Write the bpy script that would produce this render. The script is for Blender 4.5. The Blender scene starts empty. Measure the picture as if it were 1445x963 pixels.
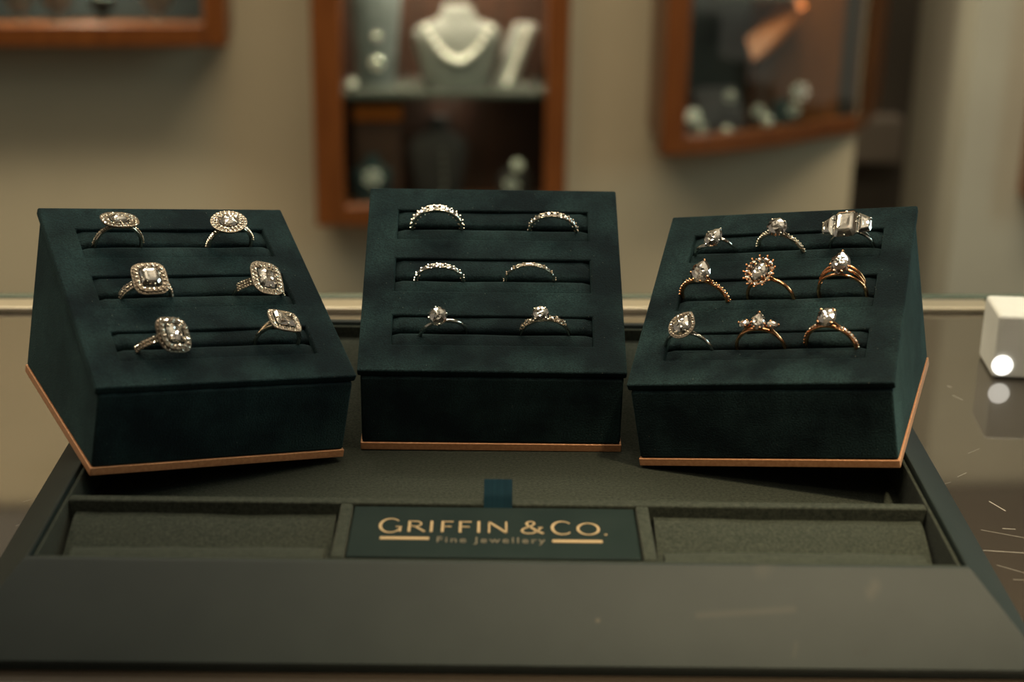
import bpy, bmesh, math, random
from math import sin, cos, pi, radians, atan2, hypot, sqrt
from mathutils import Matrix, Vector
random.seed(7)
SC = bpy.context.scene
C = SC.collection
MM = 0.001
ZT = 1.0                       # height of the tray floor above the shop floor, metres

def wp(x, y, z):               # millimetres about the tray floor -> world metres
    return Vector((x*MM, y*MM, ZT + z*MM))

# ------------------------------------------------------------------ camera
cam_d = bpy.data.cameras.new('camera')
cam = bpy.data.objects.new('camera', cam_d); C.objects.link(cam)
PITCH, ROLL = 0.36185, 0.01518
_fw = Vector((0, cos(PITCH), -sin(PITCH))); _up = Vector((0, sin(PITCH), cos(PITCH))); _rt = Vector((1, 0, 0))
_r2 = cos(ROLL)*_rt + sin(ROLL)*_up; _u2 = -sin(ROLL)*_rt + cos(ROLL)*_up
cam.matrix_world = Matrix(((_r2.x, _u2.x, -_fw.x, 0), (_r2.y, _u2.y, -_fw.y, 0), (_r2.z, _u2.z, -_fw.z, ZT + 0.27454), (0, 0, 0, 1)))
cam_d.sensor_width = 36.0; cam_d.lens = 58.271
cam_d.clip_start = 0.02; cam_d.clip_end = 50
cam_d.dof.use_dof = True
cam_d.dof.focus_distance = 0.655
cam_d.dof.aperture_fstop = 58.271/8.2
cam_d.dof.aperture_blades = 8
SC.camera = cam

# ------------------------------------------------------------------ world, lights, exposure
w = bpy.data.worlds.new('shop_ambient'); SC.world = w; w.use_nodes = True
bg = w.node_tree.nodes['Background']; bg.inputs[0].default_value = (1.0, 0.88, 0.70, 1); bg.inputs[1].default_value = 0.25
SC.view_settings.view_transform = 'Standard'; SC.view_settings.look = 'None'
SC.view_settings.exposure = 0.0; SC.view_settings.gamma = 1.0

def area(name, loc, target, size, power, color, size_y=None, shape='DISK', spread=pi):
    l = bpy.data.lights.new(name, 'AREA'); l.energy = power; l.color = color; l.size = size; l.spread = spread
    l.shape = shape
    if size_y: l.shape = 'RECTANGLE'; l.size_y = size_y
    o = bpy.data.objects.new(name, l); C.objects.link(o); o.location = loc
    d = Vector(target) - Vector(loc); o.rotation_euler = d.to_track_quat('-Z', 'Y').to_euler()
    return o
WARM = (1.0, 0.80, 0.56)
area('ceiling_panel_light', (0.0, 1.15, 2.55), (0.0, 0.62, 1.0), 1.0, 0.4, WARM, 0.6)
area('window_daylight', (1.9, 0.95, 1.55), (0.1, 0.6, 1.0), 0.9, 15.0, (0.64, 0.96, 1.0), 0.9)
for i, (x, y) in enumerate([(-0.45, 0.35), (0.5, 0.3), (0.05, 0.75), (-0.9, 0.9), (0.85, 1.0), (-0.15, 0.1), (0.25, 1.15), (-0.5, 1.3), (1.2, 0.45), (-1.2, 0.4), (0.65, -0.3), (-0.6, -0.35), (0.15, -0.55), (-1.0, -0.1), (1.05, -0.05), (-0.2, 0.55)]):
    area('sparkle_spot', (x, y, 2.55), (0.0, 0.62, 1.03), 0.06, 0.34, (1.0, 0.86, 0.70), spread=radians(80))  # unseen spots, added to make the stones sparkle
area('ceiling_fill_light', (0.0, 0.5, 2.25), (0.0, 0.5, 2.7), 1.6, 14.0, (1.0, 0.88, 0.70), 1.0)  # added upward fill: brightens the ceiling that stones and metal reflect
area('wall_fill_light', (-0.2, 1.55, 2.6), (-0.1, 2.8, 0.45), 2.6, 67.0, (1.0, 0.89, 0.67), 0.5)  # unseen fill added to light the back wall brighter and more evenly
area('passage_fill_light', (0.92, 3.2, 2.6), (0.95, 3.7, 0.5), 0.5, 9.0, (1.0, 0.90, 0.74), 0.3)  # fill added because the passage is otherwise too dark
sl = bpy.data.lights.new('rim_sheen_spot', 'SPOT'); sl.energy = 240; sl.color = (1.0, 0.80, 0.52); sl.spot_size = radians(19); sl.spot_blend = 1.0; sl.shadow_soft_size = 0.06
so = bpy.data.objects.new('rim_sheen_spot', sl); C.objects.link(so); so.location = (0.45, 0.15, 2.5)  # unseen narrow spot, added to brighten the right part of the front rim
so.rotation_euler = (Vector((0.13, 0.40, 1.0))-Vector(so.location)).to_track_quat('-Z', 'Y').to_euler()

# ------------------------------------------------------------------ materials
def mat(name, base, rough=0.6, metal=0.0, **kw):
    m = bpy.data.materials.new(name); m.use_nodes = True
    b = m.node_tree.nodes['Principled BSDF']
    b.inputs['Base Color'].default_value = (*base, 1); b.inputs['Roughness'].default_value = rough; b.inputs['Metallic'].default_value = metal
    for k, v in kw.items():
        n = k.replace('_', ' ')
        b.inputs[n].default_value = (*v, 1) if isinstance(v, tuple) else v
    return m
def N(m, t, **kw):
    n = m.node_tree.nodes.new(t)
    for k, v in kw.items():
        if k in n.inputs: n.inputs[k].default_value = v
        else: setattr(n, k, v)
    return n
def L(m, a, ao, b, bi): m.node_tree.links.new(a.outputs[ao], b.inputs[bi])
def mottled(m, c1, c2, scale, detail=4.0, lo=0.35, hi=0.65, stretch=None, bump=None, bscale=2000, bdist=0.0002):
    P = m.node_tree.nodes['Principled BSDF']
    tc = N(m, 'ShaderNodeTexCoord'); mp = N(m, 'ShaderNodeMapping'); L(m, tc, 'Object', mp, 'Vector')
    if stretch: mp.inputs['Scale'].default_value = stretch
    nz = N(m, 'ShaderNodeTexNoise', Scale=scale, Detail=detail, Roughness=0.6); L(m, mp, 0, nz, 'Vector')
    r = N(m, 'ShaderNodeValToRGB'); r.color_ramp.elements[0].position = lo; r.color_ramp.elements[1].position = hi
    r.color_ramp.elements[0].color = (*c1, 1); r.color_ramp.elements[1].color = (*c2, 1)
    L(m, nz, 'Fac', r, 'Fac'); L(m, r, 'Color', P, 'Base Color')
    if bump:
        n2 = N(m, 'ShaderNodeTexNoise', Scale=bscale, Detail=3.0); L(m, tc, 'Object', n2, 'Vector')
        bp = N(m, 'ShaderNodeBump', Strength=bump, Distance=bdist); L(m, n2, 'Fac', bp, 'Height'); L(m, bp, 'Normal', P, 'Normal')
    return r, tc, P
def add_fleck(m, prev, tc, P, scale, thr, col, fac=1.0):
    """tiny pale lint flecks mixed over the colour"""
    v = N(m, 'ShaderNodeTexVoronoi', Scale=scale); L(m, tc, 'Object', v, 'Vector')
    lt = N(m, 'ShaderNodeMath', operation='LESS_THAN'); L(m, v, 'Distance', lt, 0); lt.inputs[1].default_value = thr
    n = N(m, 'ShaderNodeTexNoise', Scale=scale*0.13); L(m, tc, 'Object', n, 'Vector')
    g = N(m, 'ShaderNodeMath', operation='GREATER_THAN'); L(m, n, 'Fac', g, 0); g.inputs[1].default_value = 0.53
    mu = N(m, 'ShaderNodeMath', operation='MULTIPLY'); L(m, lt, 0, mu, 0); L(m, g, 0, mu, 1)
    mu2 = N(m, 'ShaderNodeMath', operation='MULTIPLY'); L(m, mu, 0, mu2, 0); mu2.inputs[1].default_value = fac
    mx = N(m, 'ShaderNodeMix', data_type='RGBA'); L(m, mu2, 0, mx, 'Factor')
    L(m, prev, prev.outputs[0].name, mx, 6); mx.inputs[7].default_value = (*col, 1)
    m.node_tree.links.new(mx.outputs[2], P.inputs['Base Color'])
    return mx

VELVET = mat('velvet_green', (0.01, 0.03, 0.03), 0.95, Specular_IOR_Level=0.12, Sheen_Weight=0.06, Sheen_Roughness=0.45, Sheen_Tint=(0.25, 0.60, 0.58))
_r, _t, _p = mottled(VELVET, (0.0013, 0.0050, 0.0062), (0.0115, 0.0262, 0.0258), 34, 7, 0.40, 0.66, bump=0.9, bscale=1600, bdist=0.0004)
_n = N(VELVET, 'ShaderNodeTexNoise', Scale=1500, Detail=2.0); L(VELVET, _t, 'Object', _n, 'Vector')
_mx = N(VELVET, 'ShaderNodeMix', data_type='RGBA', blend_type='MULTIPLY'); _mx.inputs[0].default_value = 0.75
_rr = N(VELVET, 'ShaderNodeValToRGB'); _rr.color_ramp.elements[0].position = 0.35; _rr.color_ramp.elements[1].position = 0.68
_rr.color_ramp.elements[0].color = (0.35, 0.35, 0.35, 1); _rr.color_ramp.elements[1].color = (1.45, 1.45, 1.45, 1)
L(VELVET, _n, 'Fac', _rr, 'Fac'); L(VELVET, _r, 'Color', _mx, 6); L(VELVET, _rr, 'Color', _mx, 7)
class _O:                                   # lets add_fleck read the mix result
    outputs = [_mx.outputs[2]]
_fx = N(VELVET, 'ShaderNodeHueSaturation'); VELVET.node_tree.links.new(_mx.outputs[2], _fx.inputs['Color'])
add_fleck(VELVET, _fx, _t, _p, 420, 0.05, (0.22, 0.21, 0.16), 0.8)

FELT = mat('felt_grey_green', (0.03, 0.04, 0.03), 0.95, Specular_IOR_Level=0.1, Sheen_Weight=0.06, Sheen_Roughness=0.5, Sheen_Tint=(0.7, 0.75, 0.6))
_r, _t, _p = mottled(FELT, (0.0075, 0.0098, 0.0070), (0.027, 0.031, 0.0225), 900, 3, 0.30, 0.72, bump=0.8, bscale=1500, bdist=0.0003)
LEATHER = mat('tray_leatherette', (0.02, 0.04, 0.03), 0.55, Specular_IOR_Level=0.14)
_r, _t, _p = mottled(LEATHER, (0.0060, 0.0100, 0.0086), (0.0088, 0.0132, 0.0113), 40, 6, 0.3, 0.7, bump=0.35, bscale=1100, bdist=0.0001)

def segments_mask(m, tc, segs, axes=('X', 'Y')):
    """worn marks: distance in object space from short segments (x0,y0,x1,y1,half width), in metres"""
    sx = N(m, 'ShaderNodeSeparateXYZ'); L(m, tc, 'Object', sx, 0)
    total = None
    def M(op, a, b):
        n = N(m, 'ShaderNodeMath', operation=op)
        for i, q in enumerate((a, b)):
            if q is None: continue
            if isinstance(q, (int, float)): n.inputs[i].default_value = q
            else: m.node_tree.links.new(q, n.inputs[i])
        return n.outputs[0]
    X, Y = sx.outputs[axes[0]], sx.outputs[axes[1]]
    for (x0, y0, x1, y1, hw, k) in segs:
        ln = hypot(x1-x0, y1-y0); ux, uy = (x1-x0)/ln, (y1-y0)/ln
        dx = M('SUBTRACT', X, x0); dy = M('SUBTRACT', Y, y0)
        t = M('ADD', M('MULTIPLY', dx, ux), M('MULTIPLY', dy, uy))
        tc2 = M('MINIMUM', M('MAXIMUM', t, 0.0), ln)
        ax = M('SUBTRACT', dx, M('MULTIPLY', tc2, ux)); ay = M('SUBTRACT', dy, M('MULTIPLY', tc2, uy))
        dd = M('SQRT', M('ADD', M('MULTIPLY', ax, ax), M('MULTIPLY', ay, ay)), None)
        f = M('MULTIPLY', M('MAXIMUM', M('SUBTRACT', 1.0, M('DIVIDE', dd, hw)), 0.0), k)
        total = f if total is None else M('MAXIMUM', total, f)
    return total
_mx = N(LEATHER, 'ShaderNodeMix', data_type='RGBA')
_sg = segments_mask(LEATHER, _t, [(0.064, -0.1285, 0.095, -0.1268, 0.0013, 0.06), (0.0855, -0.1165, 0.0895, -0.113, 0.004, 0.05), (0.120, -0.1227, 0.122, -0.1207, 0.0025, 0.07),
                                  (0.0318, -0.130, 0.0322, -0.130, 0.0007, 0.3), (0.094, -0.138, 0.095, -0.135, 0.001, 0.05)])
LEATHER.node_tree.links.new(_sg, _mx.inputs[0]); L(LEATHER, _r, 'Color', _mx, 6); _mx.inputs[7].default_value = (0.16, 0.13, 0.085, 1)
_mx2 = N(LEATHER, 'ShaderNodeMix', data_type='RGBA')
_sg = segments_mask(LEATHER, _t, [(0.1137, -0.1372, 0.1139, -0.1370, 0.0011, 0.8), (0.1165, -0.1370, 0.1167, -0.1368, 0.0014, 1.0), (0.0264, -0.1370, 0.0266, -0.1360, 0.001, 0.6)])
LEATHER.node_tree.links.new(_sg, _mx2.inputs[0]); LEATHER.node_tree.links.new(_mx.outputs[2], _mx2.inputs[6]); _mx2.inputs[7].default_value = (0.006, 0.009, 0.007, 1)
LEATHER.node_tree.links.new(_mx2.outputs[2], _p.inputs['Base Color'])

COPPER = mat('copper_card', (0.40, 0.19, 0.085), 0.45, 0.35)
mottled(COPPER, (0.36, 0.165, 0.072), (0.45, 0.225, 0.105), 700, 3, 0.35, 0.65, bump=0.5, bscale=1800, bdist=0.0001)
LIDMAT = mat('lid_green', (0.008, 0.016, 0.014), 0.6, Specular_IOR_Level=0.06)
mottled(LIDMAT, (0.0045, 0.0095, 0.0085), (0.0065, 0.012, 0.0105), 60)
GOLDINK = mat('gold_foil', (0.27, 0.195, 0.10), 0.45, 0.3)
DARKINK = mat('dull_bronze_foil', (0.085, 0.070, 0.042), 0.5, 0.2)
RIBBON = mat('teal_ribbon', (0.010, 0.040, 0.055), 0.7, Specular_IOR_Level=0.03)
mottled(RIBBON, (0.0015, 0.0085, 0.0125), (0.0025, 0.012, 0.017), 30, 2, 0.4, 0.6, stretch=(40, 1, 1))
WOOD = mat('cherry_wood', (0.2, 0.05, 0.012), 0.35, Specular_IOR_Level=0.5)
mottled(WOOD, (0.085, 0.023, 0.004), (0.145, 0.043, 0.008), 14, 6, 0.3, 0.7, stretch=(6, 6, 0.6))
DWOOD = mat('dark_wood', (0.05, 0.024, 0.012), 0.5)
mottled(DWOOD, (0.012, 0.0085, 0.005), (0.022, 0.0145, 0.0085), 9, 5, 0.3, 0.7, stretch=(0.6, 6, 6))
WALL = mat('wall_paint', (0.42, 0.35, 0.235), 0.85, Specular_IOR_Level=0.2)
mottled(WALL, (0.40, 0.335, 0.225), (0.44, 0.365, 0.245), 3, 3, 0.3, 0.7, bump=0.2, bscale=300, bdist=0.0005)
WALLG = mat('column_paint', (0.38, 0.35, 0.27), 0.8); mottled(WALLG, (0.36, 0.33, 0.255), (0.40, 0.37, 0.285), 3)
DARKP = mat('dark_brown_panel', (0.12, 0.10, 0.075), 0.7); mottled(DARKP, (0.11, 0.092, 0.068), (0.13, 0.108, 0.08), 4)
BEIGEB = mat('beige_panel', (0.26, 0.21, 0.155), 0.7); mottled(BEIGEB, (0.32, 0.265, 0.205), (0.37, 0.305, 0.235), 6)
FLOORM = mat('floor_carpet', (0.06, 0.045, 0.03), 0.9); mottled(FLOORM, (0.05, 0.037, 0.025), (0.075, 0.055, 0.037), 60)
STEEL = mat('brushed_steel_trim', (0.50, 0.44, 0.33), 0.35, 0.8); mottled(STEEL, (0.46, 0.41, 0.30), (0.54, 0.48, 0.36), 40, stretch=(0.1, 5, 5))
GLASSEDGE = mat('green_glass_edge', (0.05, 0.075, 0.055), 0.2); mottled(GLASSEDGE, (0.045, 0.068, 0.05), (0.055, 0.08, 0.06), 30)

# counter top: polished dark glass that mirrors the room, with scratches
COUNTER = bpy.data.materials.new('polished_dark_glass'); COUNTER.use_nodes = True
m = COUNTER; P = m.node_tree.nodes['Principled BSDF']; P.inputs['Roughness'].default_value = 0.5; P.inputs['Specular IOR Level'].default_value = 0.15; P.inputs['Base Color'].default_value = (0.020, 0.014, 0.009, 1)
tc = N(m, 'ShaderNodeTexCoord')
sc_ = [(0.187, 0.583, 0.191, 0.575, 0.00035, 1.0), (0.1775, 0.5586, 0.1925, 0.5525, 0.00022, 0.55), (0.174, 0.5422, 0.190, 0.5405, 0.00022, 0.9), (0.176, 0.531, 0.185, 0.5250, 0.0002, 0.5),
       (0.180, 0.605, 0.1845, 0.609, 0.0003, 0.5), (0.199, 0.691, 0.202, 0.686, 0.0004, 0.6), (0.1995, 0.702, 0.2005, 0.701, 0.0006, 0.6), (0.171, 0.597, 0.176, 0.600, 0.00025, 0.4),
       (0.190, 0.628, 0.196, 0.633, 0.00022, 0.4), (0.186, 0.560, 0.1905, 0.5596, 0.0003, 0.8), (0.179, 0.5205, 0.186, 0.520, 0.0002, 0.5), (0.183, 0.512, 0.188, 0.508, 0.0003, 0.6), (0.1715, 0.588, 0.173, 0.586, 0.0003, 0.6),
       (-0.186, 0.57, -0.180, 0.575, 0.00025, 0.4), (-0.183, 0.55, -0.181, 0.552, 0.0003, 0.4)]
msk = segments_mask(m, tc, sc_)
mxc = N(m, 'ShaderNodeMix', data_type='RGBA'); m.node_tree.links.new(msk, mxc.inputs[0]); 
nzc = N(m, 'ShaderNodeTexNoise', Scale=9.0, Detail=5.0); L(m, tc, 'Object', nzc, 'Vector')
rc = N(m, 'ShaderNodeValToRGB'); rc.color_ramp.elements[0].color = (0.016, 0.012, 0.008, 1); rc.color_ramp.elements[1].color = (0.026, 0.020, 0.013, 1)
L(m, nzc, 'Fac', rc, 'Fac'); L(m, rc, 'Color', mxc, 6); mxc.inputs[7].default_value = (0.42, 0.40, 0.33, 1)
m.node_tree.links.new(mxc.outputs[2], P.inputs['Base Color'])
gl = N(m, 'ShaderNodeBsdfGlossy', Roughness=0.04); gl.inputs['Color'].default_value = (1, 0.97, 0.9, 1)
fr = N(m, 'ShaderNodeMix'); m.node_tree.links.new(msk, fr.inputs[0]); fr.inputs[2].default_value = 0.25; fr.inputs[3].default_value = 0.1
ms = N(m, 'ShaderNodeMixShader'); m.node_tree.links.new(fr.outputs[0], ms.inputs[0]); L(m, P, 0, ms, 1); L(m, gl, 0, ms, 2)
L(m, ms, 0, m.node_tree.nodes['Material Output'], 'Surface')

def thin_glass(name, refl=0.07):
    m = bpy.data.materials.new(name); m.use_nodes = True
    t = N(m, 'ShaderNodeBsdfTransparent'); t.inputs['Color'].default_value = (0.90, 0.95, 0.92, 1)
    g = N(m, 'ShaderNodeBsdfGlossy', Roughness=0.01); x = N(m, 'ShaderNodeMixShader'); x.inputs[0].default_value = refl
    L(m, t, 0, x, 1); L(m, g, 0, x, 2); L(m, x, 0, m.node_tree.nodes['Material Output'], 'Surface')
    return m
PANE = thin_glass('cabinet_glass')

ROSE = mat('rose_gold', (0.83, 0.42, 0.21), 0.16, 1.0)
WHITE = mat('white_gold', (0.66, 0.58, 0.47), 0.15, 1.0)
SILVER = mat('platinum', (0.60, 0.58, 0.52), 0.15, 1.0)
PLATEM = mat('satin_gold_plate', (0.16, 0.13, 0.095), 0.5, 1.0)
def diamond(name, tint=(1, 0.97, 0.93), k=0.45, ior=2.4):
    m = bpy.data.materials.new(name); m.use_nodes = True
    g = N(m, 'ShaderNodeBsdfGlossy', Roughness=0.03); g.inputs['Color'].default_value = (*tint, 1)
    r = N(m, 'ShaderNodeBsdfGlass', Roughness=0.0, IOR=ior); r.inputs['Color'].default_value = (*tint, 1)
    x = N(m, 'ShaderNodeMixShader'); x.inputs[0].default_value = k
    L(m, r, 0, x, 1); L(m, g, 0, x, 2); L(m, x, 0, m.node_tree.nodes['Material Output'], 'Surface')
    return m
DIAM = diamond('diamond'); PAVE = diamond('pave_diamond', (1, 0.90, 0.78), 0.4)

# ------------------------------------------------------------------ mesh building (millimetres)
class MB:
    def __init__(s): s.v = []; s.f = []
    def add(s, v, f):
        n = len(s.v); s.v += [tuple(p) for p in v]; s.f += [tuple(i+n for i in q) for q in f]; return s
    def box(s, x0, x1, y0, y1, z0, z1):
        return s.add([(x0, y0, z0), (x1, y0, z0), (x1, y1, z0), (x0, y1, z0), (x0, y0, z1), (x1, y0, z1), (x1, y1, z1), (x0, y1, z1)],
                     [(3, 2, 1, 0), (4, 5, 6, 7), (0, 1, 5, 4), (1, 2, 6, 5), (2, 3, 7, 6), (3, 0, 4, 7)])
    def prism(s, prof, x0, x1):            # profile (y,z) counter-clockwise seen from +x, swept along x
        n = len(prof)
        return s.add([(x0, y, z) for y, z in prof]+[(x1, y, z) for y, z in prof],
                     [tuple(range(n-1, -1, -1)), tuple(range(n, 2*n))]+[(i, (i+1) % n, n+(i+1) % n, n+i) for i in range(n)])
    def extr(s, pl, z0, z1):               # outline (x,y) swept along z
        n = len(pl)
        return s.add([(x, y, z0) for x, y in pl]+[(x, y, z1) for x, y in pl],
                     [tuple(range(n-1, -1, -1)), tuple(range(n, 2*n))]+[(i, (i+1) % n, n+(i+1) % n, n+i) for i in range(n)])
    def loft(s, rings, closed=True, caps=True):
        n = len(rings[0]); k = len(rings); f = []
        for j in range(k-1):
            for i in range(n if closed else n-1):
                f.append((j*n+i, j*n+(i+1) % n, (j+1)*n+(i+1) % n, (j+1)*n+i))
        if caps: f += [tuple(range(n-1, -1, -1)), tuple(range((k-1)*n, k*n))]
        return s.add([p for r in rings for p in r], f)
    def tube(s, path, rad, seg=8, closed=False):
        pts = [Vector(p) for p in path]; n = len(pts); R = rad if isinstance(rad, (list, tuple)) else [rad]*n
        rings = []; ref = None
        for i in range(n):
            a = pts[(i-1) % n] if (closed or i > 0) else pts[i]; b = pts[(i+1) % n] if (closed or i < n-1) else pts[i]
            t = (b-a).normalized()
            if ref is None: ref = t.orthogonal().normalized()
            u = (ref-t*ref.dot(t)); u = u.normalized() if u.length > 1e-6 else t.orthogonal().normalized(); ref = u; v = t.cross(u)
            rings.append([pts[i]+R[i]*(cos(2*pi*k/seg)*u+sin(2*pi*k/seg)*v) for k in range(seg)])
        if closed: rings.append(rings[0])
        return s.loft(rings, True, not closed)
    def ball(s, c, r, seg=8, rin=5, sq=(1, 1, 1)):
        rings = []
        for j in range(1, rin):
            a = pi*j/rin
            rings.append([(c[0]+sq[0]*r*sin(a)*cos(2*pi*i/seg), c[1]+sq[1]*r*sin(a)*sin(2*pi*i/seg), c[2]-sq[2]*r*cos(a)) for i in range(seg)])
        return s.loft(rings)
    def mapped(s, M):
        s.v = [tuple(M @ Vector(p)) for p in s.v]; return s
    def join(s, o, M=None):
        return s.add([tuple(M @ Vector(p)) for p in o.v] if M else o.v, o.f)
    def build(s, name, m, parent=None, bevel=0, bseg=2, smooth=None, kind=None, mesh_only=False):
        me = bpy.data.meshes.new(name); me.from_pydata([(x*MM, y*MM, z*MM) for x, y, z in s.v], [], s.f)
        bm = bmesh.new(); bm.from_mesh(me); bmesh.ops.recalc_face_normals(bm, faces=bm.faces); bm.to_mesh(me); bm.free()
        me.materials.append(m)
        o = bpy.data.objects.new(name, me); C.objects.link(o)
        if parent: o.parent = parent
        if bevel:
            b = o.modifiers.new('bevel', 'BEVEL'); b.width = bevel*MM; b.segments = bseg; b.limit_method = 'ANGLE'; b.angle_limit = radians(30); b.harden_normals = True
            for p in me.polygons: p.use_smooth = True
            me.set_sharp_from_angle(angle=radians(50))
        elif smooth:
            for p in me.polygons: p.use_smooth = True
            me.set_sharp_from_angle(angle=radians(smooth))
        if kind: o['kind'] = kind
        return o
def tag(o, label=None, cat=None, group=None, kind=None):
    for k, v in (('label', label), ('category', cat), ('group', group), ('kind', kind)):
        if v: o[k] = v
    return o
def empty(name, M, label, cat, group=None):
    o = bpy.data.objects.new(name, None); C.objects.link(o); o.empty_display_size = 0.01
    o.matrix_world = M
    return tag(o, label, cat, group)
def place(x, y, z, rz=0): return Matrix.Translation(wp(x, y, z)) @ Matrix.Rotation(rz, 4, 'Z')

# ------------------------------------------------------------------ the room
WA = radians(5.0)                                    # the wall stands five degrees off square to the counter
WM = place(0, 2800, 0, WA)                           # wall frame: x along the wall, -y out of the wall, z up
def wall_struct(mb, name, m):
    o = mb.build(name, m); o.matrix_world = WM; o['kind'] = 'structure'; return o
FZ = -1000.0
f = MB().box(-3500, 3500, -2500, 5200, FZ-20, FZ).build('floor', FLOORM); f.matrix_world = place(0, 0, 0); f['kind'] = 'structure'
wall_struct(MB().box(-2600, 600, 0, 120, FZ, 1700), 'wall_back', WALL)
CEIL = mat('ceiling_paint', (0.62, 0.58, 0.50), 0.9); mottled(CEIL, (0.60, 0.56, 0.48), (0.64, 0.60, 0.52), 3)
f = MB().box(-2600, 2600, -1900, 5200, 1701, 1760).build('ceiling', CEIL); f.matrix_world = place(0, 0, 0); f['kind'] = 'structure'
f = MB().box(-2600, 2600, -1980, -1901, FZ, 1700).build('wall_front', DWOOD); f.matrix_world = place(0, 0, 0); f['kind'] = 'structure'
wall_struct(MB().box(480, 600, 121, 905, FZ, 1700), 'wall_return', WALL)
wall_struct(MB().box(601, 1400, 905, 1000, FZ, 1700), 'wall_passage', DARKP)
wall_struct(MB().box(795, 1500, 0, 300, FZ, 1700), 'wall_right', WALLG)
wall_struct(MB().box(-2600, 600, -18, -0.5, 1075, 1700).box(600.1, 1500, -18, -0.5, 1075, 1700), 'trim_upper', DWOOD)
pp = empty('wall_box', WM @ Matrix.Translation((0.885, 0.84, -0.63)), 'beige wall box low on the dark passage wall beside the column', 'box')
MB().box(-82, 82, 0, 64, -52, 52).build('box_body', BEIGEB, pp, bevel=4)
MB().box(-70, 70, -3, 0, -42, 42).build('box_cover', BEIGEB, pp, bevel=1)

# ------------------------------------------------------------------ the counter
CA = radians(2.5)
ct = empty('glass_counter', place(0, 0, 0), 'dark polished glass shop counter with scratches under the green tray', 'counter')
def cpt(x, d):                                       # point on the line of the back edge, d in front of it
    return (x + d*sin(CA), 797.5 + x*math.tan(CA) - d)
back = [cpt(-900, 0), cpt(900, 0)]
MB().extr([(-900, 300), (900, 300), back[1], back[0]], -20, -10).build('glass_top', COUNTER, ct, bevel=0.6)
MB().extr([(-880, 330), (880, 330), cpt(880, 16), cpt(-880, 16)], -985, -20.2).build('counter_body', DWOOD, ct)
MB().extr([(-860, 350), (860, 350), cpt(860, 40), cpt(-860, 40)], -1000, -985).build('plinth', DWOOD, ct)
MB().extr([cpt(-900, -8.5), cpt(-900, 5.5), cpt(246, 5.5), cpt(246, -8.5)], -9.9, -7.2).build('back_trim', STEEL, ct, bevel=0.8)
MB().extr([cpt(-900, -15), cpt(-900, -8.8), cpt(900, -8.8), cpt(900, -15)], -20, -6.5).build('glass_edge', GLASSEDGE, ct, bevel=0.5)

# ------------------------------------------------------------------ the tray
TY = 0.0096
TM = place(-4.5, 593, 0, TY)
tray = empty('jewellery_tray', TM @ Matrix.Translation((0, 0, -0.010)), 'wide dark green presentation tray with a sloping rim lying on the glass counter', 'tray')
def up10(mb): return mb.mapped(Matrix.Translation((0, 0, 10)))
# bevelled rim: four mitred sides in one leatherette cover
XT, XB, YF, YFB, YB, YBB, ZR, ZBV = 153.3, 175.3, -116.0, -141.0, 113.0, 136.0, 17.0, -6.0
XI, YFI, YBI = 152.0, -113.6, 110.0
def rect(x, y0, y1, z): return [(-x, y0, z), (x, y0, z), (x, y1, z), (-x, y1, z)]
rim = MB(); rim.loft([rect(XI, YFI, YBI, -9), rect(XI, YFI, YBI, 15.6), rect(XI+0.3, YFI-.5, YBI+.5, 16.7), rect(XT-.5, YF+.8, YB-.5, ZR), rect(XT+.6, YF-.7, YB+.7, ZR-.5),
                      rect(XB, YFB, YBB, ZBV), rect(XB-.2, YFB+.2, YBB-.2, ZBV-.8), rect(XB-1.5, YFB+1.2, YBB-1.5, ZBV-1.3), rect(XB-1.5, YFB+1.2, YBB-1.5, -9.9), rect(XI, YFI, YBI, -9.9)], caps=False)
up10(rim).build('bevelled_rim', LEATHER, tray, bevel=0.5)
up10(MB().box(-XI+.1, XI-.1, YFI+.1, YBI-.1, -9.8, -0.6)).build('tray_base', LEATHER, tray)
# felt insert
IX = 150.7
up10(MB().box(-IX, IX, YFI+.2, YBI-.2, -0.5, 0)).build('felt_floor', FELT, tray)
for s in (-1, 1):
    up10(MB().box(min(s*IX, s*(XI-.1)), max(s*IX, s*(XI-.1)), YFI+.2, YBI-.2, -0.4, 15.2)).build('side_lining', FELT, tray, bevel=0.5)
up10(MB().box(-IX, IX, YBI-2, YBI-.1, 0, 15.2)).build('back_lining', FELT, tray, bevel=0.5)
up10(MB().box(-IX, IX, YFI+.2, -109.2, 0, 14.6)).build('front_lining', FELT, tray, bevel=0.6)
up10(MB().box(-IX, IX, -69.6, -65.2, 0, 15)).build('cross_divider', FELT, tray, bevel=0.7)
for x0, x1 in ((-55.2, -51.0), (48.0, 52.4)):
    up10(MB().box(x0, x1, -109.2, -69.7, 0, 15)).build('short_divider', FELT, tray, bevel=0.7)
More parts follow.
